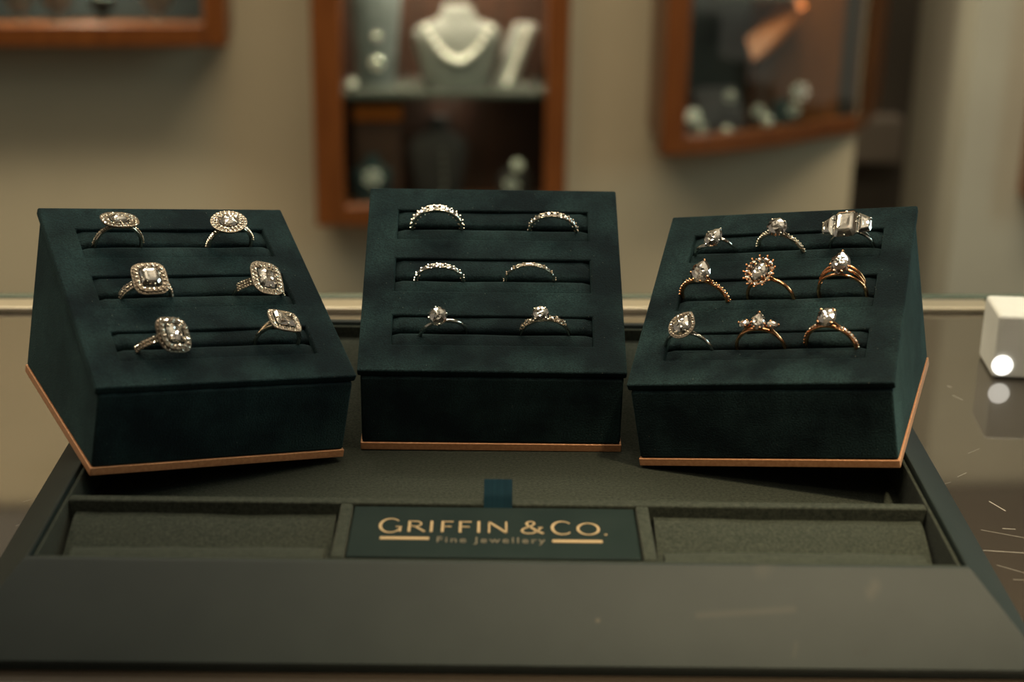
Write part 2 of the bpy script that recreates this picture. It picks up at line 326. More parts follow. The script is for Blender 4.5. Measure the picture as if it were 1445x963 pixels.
# sloping felt pads in the two shallow wells, and the ramp at the back that props the blocks
def soft(prof, x0, x1, n=22, amp=0.25, seed=1):
    rnd = random.Random(seed); ph = [rnd.uniform(0, 6.28) for _ in range(3)]
    rings = []
    for i in range(n+1):
        x = x0+(x1-x0)*i/n; t = i/n
        dz = amp*(sin(5*t+ph[0])+.6*sin(11*t+ph[1])+.4*sin(23*t+ph[2]))
        rings.append([(x, y, z+(dz if z > zmid(prof) else 0)) for y, z in prof])
    return MB().loft(rings)
def zmid(prof): return (min(p[1] for p in prof)+max(p[1] for p in prof))/2-2.5
for i, (x0, x1) in enumerate(((-148, -57), (54.5, 148.6))):
    up10(soft([(-69.9, 0.1), (-69.9, 10.4), (-75, 10.2), (-82, 7.8), (-91, 4.3), (-96.4, 2.6), (-97.9, 1.8), (-97.9, 0.1)][::-1], x0, x1, seed=3+i)).build('sloping_pad', FELT, tray, smooth=60)
    up10(soft([(-98, 0.1), (-98, 11.0), (-98.6, 12.1), (-100, 12.6), (-105, 12.9), (-108, 12.9), (-109, 12.5), (-109, 0.1)][::-1], x0+(6 if i == 0 else 1), x1-(1 if i == 0 else 6), seed=5+i)).build('front_pad', FELT, tray, smooth=60)
up10(MB().prism([(10, 0.05), (107.8, 0.05), (107.8, 10.0)], -IX+.2, IX-.2)).build('felt_ramp', FELT, tray)

# lid of the middle well with the shop's name
lid = empty('lettered_lid', TM @ Matrix.Translation((-0.0015, -0.0876, 0.0)), 'flat dark green lid with gold shop lettering between felt dividers', 'lid')
MB().box(-49, 49, -19.1, 17.9, 0.05, 14.0).build('lid_board', LIDMAT, lid, bevel=0.7)
def stroke(mb, pts, w0, w1=None, z0=14.02, z1=14.16):
    """flat raised ribbon through pts; width may swell"""
    n = len(pts); w1 = w0 if w1 is None else w1
    Lp = []; Rp = []
    for i in range(n):
        a = pts[max(i-1, 0)]; b = pts[min(i+1, n-1)]; dx, dy = b[0]-a[0], b[1]-a[1]; l = hypot(dx, dy) or 1
        wv = (w0(i/(n-1)) if callable(w0) else w0+(w1-w0)*i/(n-1))/2
        Lp.append((pts[i][0]-dy/l*wv, pts[i][1]+dx/l*wv)); Rp.append((pts[i][0]+dy/l*wv, pts[i][1]-dx/l*wv))
    rings = [[(Lp[i][0], Lp[i][1], z0), (Rp[i][0], Rp[i][1], z0), (Rp[i][0], Rp[i][1], z1), (Lp[i][0], Lp[i][1], z1)] for i in range(n)]
    mb.loft(rings)
def arc(cx, cy, rx, ry, a0, a1, n=22): return [(cx+rx*cos(radians(a0+(a1-a0)*i/n)), cy+ry*sin(radians(a0+(a1-a0)*i/n))) for i in range(n+1)]
def lx(c): return -39.2 + (c-205)*0.0772
def ly(c): return 6.75 - (c-235)*0.166
TH, TN = 0.95, 0.55                                  # thick and thin strokes
def letter(ch, x0, x1, y0, y1):
    mb = MB(); W, H = x1-x0, y1-y0; cx = (x0+x1)/2; cy = (y0+y1)/2
    def lin(a, b, w0, w1=None): stroke(mb, [(x0+a[0]*W, y0+a[1]*H), (x0+b[0]*W, y0+b[1]*H)], w0, w1)
    fat = lambda t: TN+(TH+.15-TN)*abs(cos(t*2*pi))
    if ch == 'I': lin((.5, 0), (.5, 1), TH)
    if ch == 'O': stroke(mb, arc(cx, cy, W/2-TH/2, H/2-TN/2, 0, 360, 40), lambda t: TN+(TH-TN)*abs(cos(t*2*pi)))
    if ch in 'CG':
        stroke(mb, arc(cx, cy, W/2-TH/2, H/2-TN/2, 42, 318 if ch == 'C' else 325, 36), lambda t: TN+(TH+.1-TN)*max(0, sin(t*pi))**2)
        if ch == 'G':
            lin((.92, .10), (.92, .46), TH*.9); lin((.72, .44), (1.0, .44), TN)
    if ch == 'F':
        lin((.13, 0), (.13, 1), TH); lin((.13, .95), (1.0, .95), TN, TN*1.3); lin((.13, .50), (.86, .50), TN, TN*1.2)
    if ch == 'R':
        lin((.1, 0), (.1, 1), TH); stroke(mb, [(x0+.1*W, y0+.95*H)]+arc(x0+.48*W, y0+.725*H, .28*W, .225*H, 90, -90, 14)+[(x0+.1*W, y0+.5*H)], TN*1.15)
        lin((.42, .5), (.98, .02), TH*.9, TH)
    if ch == 'N':
        lin((.08, 0), (.08, 1), TN*1.2); lin((.08, .97), (.92, .03), TH); lin((.92, 0), (.92, 1), TN*1.2)
    if ch == '.': stroke(mb, arc(cx, y0+.5, .25, .25, 0, 360, 12), .5)
    if ch == '&':
        P_ = [(1.0, .03), (.80, .17), (.52, .45), (.33, .66), (.28, .80), (.36, .93), (.48, .97), (.60, .91), (.63, .79), (.54, .66), (.32, .50), (.12, .36), (.07, .22), (.15, .08), (.33, .02), (.55, .05), (.74, .20), (.86, .38), (.90, .50)]
        stroke(mb, [(x0+a*W, y0+b*H) for a, b in P_], lambda t: TN+(TH-TN)*(1 if t < .25 else .35))
        lin((.78, .5), (1.0, .5), TN*.8)
    return mb
for ch, a, b, t, bt in [('G', 203, 306, 226, 291), ('R', 330, 408, 236, 285), ('I', 428, 444, 236, 285), ('F', 478, 532, 236, 285), ('F', 556, 613, 236, 286), ('I', 636, 654, 236, 286), ('N', 684, 774, 237, 287),
                        ('&', 828, 930, 232, 289), ('C', 965, 1066, 231, 292), ('O', 1078, 1182, 238, 292), ('.', 1198, 1212, 283, 292)]:
    letter(ch, lx(a), lx(b), ly(bt), ly(t)).build('letter', GOLDINK, lid)
for a, b, y in ((215, 430, 314), (968, 1187, 320)):
    MB().box(lx(a), lx(b), ly(y)-.95, ly(y)+.95, 14.02, 14.16).build('gold_bar', GOLDINK, lid)
cu = bpy.data.curves.new('small_lettering', 'FONT'); cu.body = 'Fine Jewellery'; cu.size = 0.0058; cu.extrude = 0.00006; cu.align_x = 'CENTER'; cu.space_character = 1.25
tob = bpy.data.objects.new('small_lettering', cu); C.objects.link(tob)
bpy.context.view_layer.update()
tme = bpy.data.meshes.new_from_object(tob.evaluated_get(bpy.context.evaluated_depsgraph_get())); bpy.data.objects.remove(tob)
to = bpy.data.objects.new('small_lettering', tme); C.objects.link(to); tme.materials.clear(); tme.materials.append(DARKINK); to.parent = lid
to.location = (lx(698)*MM, ly(330)*MM, 0.01408)
_w = max(v.co.x for v in tme.vertices)-min(v.co.x for v in tme.vertices); to.scale = ((lx(935)-lx(462))*MM/_w, 1.0, 1)
# ribbon tab: a folded loop leaning back over the divider
rp = []
for i in range(13):
    t = i/12
    rp.append((17.3+t*10.0, 13.8+2.2*min(1, t*3)+4.2*t))
front = [(y, z) for y, z in rp]
arc_ = [(rp[-1][0]+0.9*sin(a), rp[-1][1]-0.9+0.9*cos(a)) for a in (0.5, 1.2, 1.9, 2.6)]
bk = [(y+0.2, z-1.5) for y, z in rp[::-1]][:-3]
path = front+arc_+bk
rb = MB(); half = 5.0
nrm = []
for i in range(len(path)):
    a = path[max(i-1, 0)]; b = path[min(i+1, len(path)-1)]; dy, dz = b[0]-a[0], b[1]-a[1]; l = hypot(dy, dz) or 1; nrm.append((-dz/l*.12, dy/l*.12))
rb.loft([[(-half, path[i][0]+nrm[i][0], path[i][1]+nrm[i][1]), (half, path[i][0]+nrm[i][0], path[i][1]+nrm[i][1]), (half, path[i][0]-nrm[i][0], path[i][1]-nrm[i][1]), (-half, path[i][0]-nrm[i][0], path[i][1]-nrm[i][1])] for i in range(len(path))])
rb.mapped(Matrix.Translation((1.3, 0, 0))).build('ribbon_tab', RIBBON, lid, smooth=40)

# ------------------------------------------------------------------ the three ring blocks
HF, DB, HB, BL = 35.02, 93.14, 70.54, -3.04          # front height, depth, back height, lean of the back
SL = atan2(HB-HF, DB+BL)
PM = Matrix.Translation((0, 0, HF)) @ Matrix.Rotation(SL, 4, 'X')      # plate frame in block millimetres: x across, y up the slope, z off the plate
WIN = ((68.3, 84.5, 76.0), (40.0, 57.5, 47.6), (12.6, 27.4, 20.2))     # openings and their slits
PLATE = 96.85
def frameM(R, t, s=1.0):
    M = Matrix([[R[i][j]*s for j in range(3)]+[0] for i in range(3)]+[[0, 0, 0, 1]])
    M.translation = wp(*t); return M
BLOCKS = {
 'C': frameM([[0.9998, -0.0185, 0.0057], [0.0191, 0.9923, -0.1226], [-0.0034, 0.1227, 0.9924]], (-7.66, 601.21, 0.25), 1.0358),
 'L': frameM([[0.86, -0.4856, 0.157], [0.4919, 0.8707, -0.001], [-0.1362, 0.0781, 0.9876]], (-108.22, 563.87, 9.3)),
 'R': frameM([[0.9304, 0.3219, -0.1754], [-0.3298, 0.9439, -0.0171], [0.1601, 0.0738, 0.9843]], (97.2, 571.05, 9.0))}
def make_block(key, label):
    b = empty('ring_display_block', BLOCKS[key], label, 'ring stand', 'green velvet ring blocks in the tray')
    X = 49.5; TW = 9.0
    # velvet body: four walls and a floor, open on top under the plate
    def slope(y, n): return HF+y*math.tan(SL)+n/cos(SL)
    back = [(DB, 3.25), (DB+BL, HB-3.4)]
    body = MB()
    sidep = [(0.2, 3.25), (DB-.2, 3.25), (DB+BL-.4, slope(DB+BL-.4, -3.3)), (0.2, slope(.2, -3.3))]
    body.prism(sidep, -X, -X+TW).prism(sidep, X-TW, X)
    body.prism([(0, 3.25), (9, 3.25), (9, slope(9, -3.3)), (0, slope(0, -3.3))], -X+.05, X-.05)
    body.prism([(DB-7.5, 3.25), (DB, 3.25), (DB+BL, slope(DB+BL, -3.3)), (DB+BL-5, slope(DB+BL-5, -3.3))], -X+.05, X-.05)
    body.box(-X+TW, X-TW, 9, DB-7.5, 3.3, 8)
    body.build('velvet_body', VELVET, b, bevel=0.9, bseg=3)
    MB().box(-50, 50, -0.35, DB, 0, 3.2).build('copper_base', COPPER, b, bevel=0.35)
    # velvet top plate with three openings
    us = [-50.6, -38.5, 38.5, 50.6]; vs = [-0.6, 12.6, 27.4, 40.0, 57.5, 68.3, 84.5, PLATE+.5]
    bm = bmesh.new(); V = [[bm.verts.new((u, v, 0)) for u in us] for v in vs]
    for j in range(7):
        for i in range(3):
            if i == 1 and j in (1, 3, 5): continue
            bm.faces.new((V[j][i], V[j][i+1], V[j+1][i+1], V[j+1][i]))
    g = bmesh.ops.extrude_face_region(bm, geom=bm.faces[:])
    for q in g['geom']:
        if isinstance(q, bmesh.types.BMVert): q.co.z -= 3.3
    bm.verts.index_update()
    mb = MB().add([v.co.copy() for v in bm.verts], [[v.index for v in f_.verts] for f_ in bm.faces]); bm.free()
    mb.mapped(PM).build('velvet_plate', VELVET, b, bevel=0.75, bseg=3)
    # padded rolls on both sides of each slit
    rnd = random.Random({'C': 1, 'L': 2, 'R': 3}[key])
    for (a, z, s) in WIN:
        for (p, q) in ((a+.1, s-0.5), (s+0.5, z-.1)):
            top = -1.0+rnd.uniform(-.3, .15); r = min(1.7, (q-p)/2.5); back_roll = p > s
            rp_, rq_ = (r, .6) if back_roll else (.6, r)
            prof = [(p, -14), (q, -14), (q, top-rq_), (q-.3*rq_, top-.3*rq_), (q-rq_, top), (p+rp_, top), (p+.3*rp_, top-.3*rp_), (p, top-rp_)]
            n = 26; ph = rnd.uniform(0, 6); rings = []
            for i in range(n+1):
                x = -38.4+76.8*i/n; dz = .16*sin(7*i/n+ph)+.1*sin(17*i/n+2*ph)
                end = -1.0*max(0, abs(x)-36.5)/2
                rings.append([(x, v, nn+(dz+end if nn > -8 else 0)) for v, nn in prof])
            MB().loft(rings).mapped(PM).build('velvet_roll', VELVET, b, smooth=50)
    return b
make_block('L', 'leftmost green velvet ring block, tilted, holding six halo rings')
make_block('C', 'middle green velvet ring block holding bands and two solitaires')
make_block('R', 'rightmost green velvet ring block, tilted, holding nine rings')

# ------------------------------------------------------------------ rings
def o_round(a, b, n=16): return [(a*cos(2*pi*i/n), b*sin(2*pi*i/n)) for i in range(n)]
def o_super(a, b, n=16, e=3.2):
    r = []
    for i in range(n):
        t = 2*pi*i/n; c, s = cos(t), sin(t); k = (abs(c)**e+abs(s)**e)**(-1/e); r.append((a*k*c, b*k*s))
    return r
def o_oct(a, b, c=0.3):
    k = c*min(a, b); q = [(a, -b+k), (a, b-k), (a-k, b), (-a+k, b), (-a, b-k), (-a, -b+k), (-a+k, -b), (a-k, -b)]; return q
def o_pear(a, b, n=16):                       # point towards +y
    r = []
    for i in range(n):
        t = 2*pi*i/n; y = sin(t); x = cos(t)*(1 if y < 0 else (1-y)**0.55*(1+.55*y))
        x = max(-1, min(1, x)); r.append((a*x, b*(y*1.08 if y > 0 else y*0.86)))
    return r
def o_trap(a, b, side):                       # tapered stone, wide edge towards the middle
    return [(-side*a, -b), (side*a*.8, -b*.62), (side*a, -b*.3), (side*a, b*.3), (side*a*.8, b*.62), (-side*a, b)]
def gem(out, hc=None, hp=None, cut='brilliant', table=0.48):
    mb = MB(); n = len(out); S = min(max(p[0] for p in out), max(p[1] for p in out))
    hc = hc or S*.42; hp = hp or S*.80
    def ring(k, z, half=False):
        q = out if not half else [((out[i][0]+out[(i+1) % n][0])/2, (out[i][1]+out[(i+1) % n][1])/2) for i in range(n)]
        return [(x*k, y*k, z) for x, y in q]
    if cut == 'step':
        mb.loft([ring(.05, -hp), ring(.45, -hp*.72), ring(.78, -hp*.38), ring(1, -.04*S), ring(1, .04*S), ring(.86, hc*.5), ring(.70, hc*.86), ring(.60, hc), [(x*.42+S*.02, y*.42, hc+S*.05) for x, y in out], [(x*.2, y*.2-S*.03, hc+S*.02) for x, y in out]])
        return mb
    lv = [(.02, -hp, False), (.55, -hp*.5, True), (1, -.03*S, False), (1, .03*S, False), (.82, hc*.62, True), (table, hc, False)]
    vs = []; 
    for k, z, h in lv: vs += ring(k, z, h)
    f = []
    def tri(j, h0, h1):
        for i in range(n):
            a0, a1 = j*n+i, j*n+(i+1) % n; b0, b1 = (j+1)*n+i, (j+1)*n+(i+1) % n
            if h0 == h1: f.append((a0, a1, b1, b0))
            elif h1: f.append((a0, a1, b0)); f.append((a1, b1, b0))
            else: f.append((a0, a1, b1)); f.append((a0, b1, b0))
    for j in range(5): tri(j, lv[j][2], lv[j+1][2])
    rnd = random.Random(int(S*1000)+n)         # the table is cut into small, slightly tipped facets
    m1 = [(x*table*.62, y*table*.62, hc+S*rnd.uniform(-.07, .09)) for x, y in [((out[i][0]+out[(i+1) % n][0])/2, (out[i][1]+out[(i+1) % n][1])/2) for i in range(n)]]
    b0 = len(vs); vs += m1; vs.append((0, 0, hc+S*.05))
    for i in range(n):
        t0, t1, q0, q1 = 5*n+i, 5*n+(i+1) % n, b0+i, b0+(i+1) % n
        f += [(t0, t1, q0), (t1, q1, q0)]
        if i % 2 == 0: f += [(q0, q1, b0+n), (q1, b0+(i+2) % n, b0+n)]
    f.append(tuple(range(n-1, -1, -1)))
    return mb.add(vs, f)
def jit(a=9): return Matrix.Rotation(radians(random.uniform(-a, a)), 4, 'X') @ Matrix.Rotation(radians(random.uniform(-a, a)), 4, 'Y')
def small_gem(r): return gem(o_round(r, r, 6), r*.45, r*.8, table=.5)
def offset_out(out, d):
    n = len(out); r = []
    for i in range(n):
        a, b = out[i-1], out[(i+1) % n]; dx, dy = b[0]-a[0], b[1]-a[1]; l = hypot(dx, dy) or 1
        r.append((out[i][0]+dy/l*d, out[i][1]-dx/l*d))
    return r
def along(out, count):                        # points evenly spaced along a closed outline
    n = len(out); seg = [hypot(out[(i+1) % n][0]-out[i][0], out[(i+1) % n][1]-out[i][1]) for i in range(n)]; T = sum(seg); r = []
    for k in range(count):
        d = T*k/count; i = 0
        while d > seg[i]: d -= seg[i]; i += 1
        t = d/seg[i]; a, b = out[i], out[(i+1) % n]; r.append((a[0]+(b[0]-a[0])*t, a[1]+(b[1]-a[1])*t))
    return r
def sweep_band(R, wf, tf, a0=-180, a1=180, n=72, yoff=None, lift=None, seg=8, flat=1.0):
    """band lying in the xz plane; angle 0 = top.  wf / tf: width (along y) and thickness (radial) by angle in degrees"""
    rings = []; closed = (a1-a0 >= 359.9); N_ = n if closed else n+1
    for i in range(N_):
        d = a0+(a1-a0)*i/n; a = radians(d); w_, t_ = wf(d)/2, tf(d)/2; yo = yoff(d) if yoff else 0; li = lift(d) if lift else 0
        rr = R-t_+li; ring = []
        for k in range(seg):
            q = 2*pi*k/seg+pi/seg; c, s = cos(q), sin(q); e = 2/2.6
            cy = math.copysign(abs(c)**e, c)*w_; cr = math.copysign(abs(s)**e, s)*t_
            ring.append(((rr+cr)*sin(a), yo+cy, (rr+cr)*cos(a)))
        rings.append(ring)
    if closed: rings.append(rings[0])
    return MB().loft(rings, True, not closed)
def band_point(R, d): a = radians(d); return Vector((R*sin(a), 0, R*cos(a))), Matrix.Rotation(a, 4, 'Y')
K = lambda v: (lambda d: v)
def taper(top, side, span=60): return lambda d: top+(side-top)*min(1, abs(d)/span)

def ring_obj(key, u, v, yaw, R, hc, lean, roll, name, label, group):
    M = BLOCKS[key] @ (Matrix.Scale(MM, 4) @ PM @ Matrix.Scale(1/MM, 4) if False else Matrix.Translation((0, 0, HF*MM)) @ Matrix.Rotation(SL, 4, 'X')) \
        @ Matrix.Translation((u*MM, v*MM, -3*MM)) @ Matrix.Rotation(radians(yaw), 4, 'Z') @ Matrix.Rotation(radians(lean), 4, 'X') @ Matrix.Translation((0, 0, hc*MM)) @ Matrix.Rotation(radians(roll), 4, 'Y')
    return empty(name, M, label, 'ring', group)
def pave(root, R, m_stone, r=0.55, rows=(0,), a0=18, a1=95, both=True, skip=0, bead=None, yoff=None, name='pave_stones', lift=None):
    st = MB(); bd = MB(); g = small_gem(r); step = math.degrees(2*r*1.06/R)
    d = a0
    while d < a1:
        for sg in ((-1, 1) if both else (1,)):
            for yo in rows:
                dd = sg*d; p, Q = band_point(R+.12+(lift(dd) if lift else 0), dd); y = yo+(yoff(dd) if yoff else 0)
                st.join(g, Matrix.Translation(p+Vector((0, y, 0))) @ Q @ jit())
                if bead is not None:
                    for e in (-1, 1):
                        p2, _ = band_point(R+.15+(lift(dd) if lift else 0), dd+step/2); bd.ball((p2.x, y+e*r*.9, p2.z), .3, 6, 4)
        d += step
    st.build(name, m_stone, root, kind='stuff')
    if bead is not None: bd.build('setting_beads', bead, root, kind='stuff', smooth=60)
def head_matrix(R, hh, tilt=(0, 0), spin=0):
    return Matrix.Translation((0, 0, R+hh)) @ Matrix.Rotation(radians(tilt[0]), 4, 'X') @ Matrix.Rotation(radians(tilt[1]), 4, 'Y') @ Matrix.Rotation(radians(spin), 4, 'Z')
def prong(p, q, top_r=0.42): # tapered claw from the gallery to over the stone edge
    d = Vector(q)-Vector(p); inn = Vector((-q[0], -q[1], 0)); inn = inn.normalized()*.45 if inn.length > 0 else inn
    mb = MB().tube([p, Vector(p)+d*.6, q, Vector(q)+Vector((0, 0, .4))+inn*.6], [.34, .38, top_r, top_r*.9], 7)
    mb.ball((q[0]+inn.x*.7, q[1]+inn.y*.7, q[2]+.45), top_r*1.15, 7, 5)
    return mb
def set_stone(root, H, out, metal, prongs, cut='brilliant', name='centre_stone', drop=2.6, stone=DIAM, hc=None, gallery=True, pr=0.42, table=.48):
    gem(out, hc=hc, cut=cut, table=table).mapped(H).build(name, stone, root)
    S = min(max(p[0] for p in out), max(p[1] for p in out)); n = len(out)
    for fr in prongs:
        x, y = along(out, 360)[int(fr*360) % 360]
        prong((x*.45, y*.45, -drop), (x*1.0, y*1.0, .02*S), pr).mapped(H).build('prong', metal, root, smooth=60)
    if gallery:
        g = MB().tube([(x*.74, y*.74, -drop*.42) for x, y in along(out, 32)], .32, 6, True)
        g.tube([(x*.5, y*.5, -drop*.95) for x, y in along(out, 32)], .32, 6, True)
        g.mapped(H).build('gallery', metal, root, smooth=60)
def halo(root, H, out, metal, count, r, gap=.25, rows=1, drop=0.25, stone=PAVE, lean=0.0):
    st = MB(); g = small_gem(r); bd = MB()
    inner = offset_out(out, gap-.1); outer = offset_out(out, gap+rows*2*r+.25)
    plate = MB(); A = along(inner, 48); B = along(outer, 48)
    # match outlines by nearest angle so that the plate does not twist
    z1, z0 = -drop, -drop-.8
    plate.loft([[(x, y, z0) for x, y in A], [(x*1.0, y*1.0, z1) for x, y in A], [(x, y, z1) for x, y in B], [(x*.97, y*.97, z0) for x, y in B], [(x, y, z0) for x, y in A]], caps=False)
    plate.mapped(H).build('halo_plate', PLATEM, root, smooth=40)
    for k in range(rows):
        path = offset_out(out, gap+r+k*2*r); c = int(count*(1+.28*k))
        for (x, y) in along(path, c):
            st.join(g, Matrix.Translation((x, y, -drop+.18-k*.25)) @ jit())
        for (x, y) in along(offset_out(out, gap+2*r+k*2*r), c): bd.ball((x, y, -drop+.22-k*.25), r*.36, 5, 4)
    st.mapped(H).build('halo_stones', stone, root, kind='stuff'); bd.mapped(H).build('halo_beads', metal, root, kind='stuff', smooth=60)
def cathedral(root, R, H, metal, spread=34, drop=2.4, w=.5):   # shoulders rising from the band to the head
    mb = MB(); c = H @ Vector((0, 0, -drop*.6))
    for s in (-1, 1):
        p, _ = band_point(R-.5, s*spread); p2, _ = band_point(R+.6, s*spread*.55)
        mb.tube([p, p2, (s*1.6, 0, c.z+.2)], [w, w, w*.9], 7)
    mb.build('shoulders', metal, root, smooth=60)
GL, GC, GR = 'halo rings in the left block', 'rings in the middle block', 'rings in the right block'
EN = 'engagement_ring'
Q4 = (.125, .375, .625, .875)
# --- left block
t = ring_obj('L', -23.8, 75.8, -2, 9.8, 2.2, -8, -6, EN, 'cushion double-halo ring at the far left corner of the leftmost block', GL)
H = head_matrix(9.8, 2.6, (-10, 4)); sweep_band(9.8, taper(1.3, 2.0), K(1.5)).build('band', WHITE, t, smooth=50)
pave(t, 9.8, PAVE, .5, a0=22, a1=88, bead=WHITE); set_stone(t, H, o_super(3.6, 3.6), WHITE, Q4, drop=2.3); halo(t, H, o_super(3.7, 3.7, 40, 3.6), WHITE, 20, .76, rows=2, drop=.5); cathedral(t, 9.8, H, WHITE)
t = ring_obj('L', 22.0, 75.8, 0, 9.6, 2.2, -6, -14, EN, 'round double-halo ring at the back right of the leftmost block', GL)
H = head_matrix(9.6, 2.4, (0, 4)); sweep_band(9.6, taper(1.3, 2.0), K(1.5)).build('band', WHITE, t, smooth=50)
pave(t, 9.6, PAVE, .5, a0=22, a1=88, bead=WHITE); set_stone(t, H, o_round(3.7, 3.7, 12), WHITE, Q4, drop=2.3); halo(t, H, o_round(3.8, 3.8, 32), WHITE, 20, .74, rows=2, drop=.3); cathedral(t, 9.6, H, WHITE)
t = ring_obj('L', -20.0, 47.6, 0, 10.2, 1.0, 7, -4, EN, 'large cushion halo ring with step-cut stone, middle left of the leftmost block', GL)
H = head_matrix(10.2, 2.0, (4, 0))
for s in (-1, 1): sweep_band(10.2, K(1.0), K(1.5), yoff=lambda d, s=s: s*1.35*max(0, cos(radians(d)))).build('band', WHITE, t, smooth=50)
pave(t, 10.15, PAVE, .72, a0=24, a1=92, bead=WHITE, rows=(-.05,)); pave(t, 10.1, PAVE, .42, rows=(-1.4, 1.4), a0=24, a1=80, name='edge_stones')
set_stone(t, H, o_oct(3.8, 4.2, .35), WHITE, Q4, 'step', drop=2.2); halo(t, H, o_super(4.0, 4.5, 40, 5), WHITE, 20, .72, rows=1, drop=.2)
halo(t, H @ Matrix.Translation((0, 0, -.9)), o_super(5.2, 5.7, 40, 5), WHITE, 28, .5, rows=1, drop=.2)
t = ring_obj('L', 25.2, 47.6, -4, 10.4, .5, 11, 3, EN, 'step-cut halo ring with wide pavé shoulders, middle right of the leftmost block', GL)
H = head_matrix(10.4, 1.9, (0, 8)); 
for s in (-1, 1):
    sweep_band(10.4, K(1.1), K(1.5), yoff=lambda d, s=s: s*1.3*max(0, cos(radians(d)))**2).build('band', WHITE, t, smooth=50)
pave(t, 10.4, PAVE, .56, rows=(-1.3, 0, 1.3), a0=20, a1=66, bead=WHITE)
set_stone(t, H, o_oct(3.6, 4.6, .35), WHITE, Q4, 'step', drop=2.1); halo(t, H, o_super(3.8, 4.8, 40, 6), WHITE, 20, .62, rows=2, drop=.25)
t = ring_obj('L', -21.2, 20.0, 6, 10.6, .2, 17, 8, EN, 'chunky cushion halo ring at the near left of the leftmost block', GL)
H = head_matrix(10.6, 2.2, (3, 6), 0)
for s in (-1, 1): sweep_band(10.6, K(1.1), K(1.6), yoff=lambda d, s=s: s*1.1*max(0, cos(radians(d)))).build('band', WHITE, t, smooth=50)
pave(t, 10.6, PAVE, .68, rows=(-.75, .75), a0=22, a1=90, bead=WHITE); set_stone(t, H, o_super(3.7, 3.9, e=3), WHITE, Q4, drop=2.2, pr=.6)
halo(t, H, o_super(3.9, 4.2, 40, 4.5), WHITE, 17, .9, rows=1, drop=.15); halo(t, H @ Matrix.Translation((0, 0, -1.1)), o_super(5.2, 5.5, 40, 4.5), WHITE, 24, .6, rows=1, drop=.2)
t = ring_obj('L', 24.4, 20.0, -6, 9.3, 2.0, -3, 2, EN, 'square princess-cut halo ring on a plain split band, near right of the leftmost block', GL)
H = head_matrix(9.3, 2.4, (-4, 6), 0); sweep_band(9.3, K(1.5), K(1.4)).build('band', WHITE, t, smooth=50)
for s in (-1, 1): sweep_band(9.3, K(.8), K(1.2), -75, 75, 40, yoff=lambda d, s=s: s*1.5*max(0, cos(radians(d*1.2))), lift=lambda d: .3+1.2*max(0, cos(radians(d*1.5)))).build('split_shoulder', WHITE, t, smooth=50)
set_stone(t, H, o_oct(3.7, 3.7, .12), WHITE, Q4, drop=2.2, hc=1.5, table=.7); halo(t, H, o_super(4.0, 4.0, 40, 14), WHITE, 32, .46, rows=2, drop=.6)
# --- middle block
def eternity(key, u, v, yaw, R, hc, lean, roll, label, wst, lst, tb, bars, m=WHITE):
    t = ring_obj(key, u, v, yaw, R, hc, lean, roll, 'eternity_ring', label, GC)
    for s in (-1, 1): sweep_band(R+.05, K(.42), K(tb*.6), yoff=K(s*wst*.52)).build('band', m, t, smooth=50)
    step = math.degrees((lst*2+bars)/R); n = int(round(360/step)); step = 360/n; g = gem(o_oct(lst, wst/2, .25), .35, .9, 'step')
    me = None
    for i in range(n):
        d = i*step
        if 115 < d < 245: continue
        p, Q = band_point(R-.1, d); Q = Q @ jit(7)
        if me is None: o = MB().join(g).build('baguette_stone', DIAM, t); me = o.data
        else: o = bpy.data.objects.new('baguette_stone', me); C.objects.link(o); o.parent = t
        o.matrix_local = Matrix.Translation(p*MM) @ Q
    br = MB()
    for i in range(n):
        d = (i+.5)*step
        if 120 < d < 240: continue
        for s in (-1, 1):
            p, Q = band_point(R-tb*.9, d); q, _ = band_point(R+.22, d); br.tube([p+Vector((0, s*wst*.4, 0)), q+Vector((0, s*wst*.42, 0))], .28, 6)
            br.ball((q.x, s*wst*.42, q.z), .34, 6, 4)
    br.build('setting_bars', m, t, kind='stuff', smooth=60)
    return t
eternity('C', -22.6, 75.8, 0, 10.5, 1.8, -5, 0, 'thick eternity band of square stones, back left of the middle block', 2.6, 1.05, 1.9, .35)
eternity('C', 24.3, 75.8, -4, 9.9, 1.0, 3, 2, 'slimmer eternity band with graduated stones, back right of the middle block', 1.9, .95, 1.5, .5)
eternity('C', -20.9, 47.6, 0, 9.7, 1.0, 5, 4, 'eternity band of long spaced stones, middle left of the middle block', 1.6, 1.35, 1.35, .65)
t = eternity('C', 14.6, 47.6, -1, 10.1, 1.0, 1, -4, 'slim channel-set band with smooth rims, middle right of the middle block', 1.3, 1.5, 1.1, 1.1)
sweep_band(9.9, K(1.7), K(.6)).build('inner_rim', WHITE, t, smooth=50)
t = ring_obj('C', -18.9, 20.0, 10, 9.8, .5, 7, -10, EN, 'round solitaire on a smooth plain band, near left of the middle block', GC)
H = head_matrix(9.8, 3.0, (16, 0)); sweep_band(9.8, taper(1.3, 2.0, 90), K(1.5)).build('band', SILVER, t, smooth=50)
set_stone(t, H, o_round(3.7, 3.7, 12), SILVER, (.0, .25, .5, .75), drop=3.0, pr=.46)
t = ring_obj('C', 20.1, 20.0, 0, 9.8, 1.0, 3, -10, EN, 'round solitaire with little clustered side stones, near right of the middle block', GC)
H = head_matrix(9.8, 3.0, (16, 0)); sweep_band(9.8, taper(1.4, 1.9, 80), K(1.3)).build('band', WHITE, t, smooth=50)
set_stone(t, H, o_round(3.3, 3.3, 12), WHITE, Q4, drop=2.9, pr=.4)
gs = small_gem(1.0)
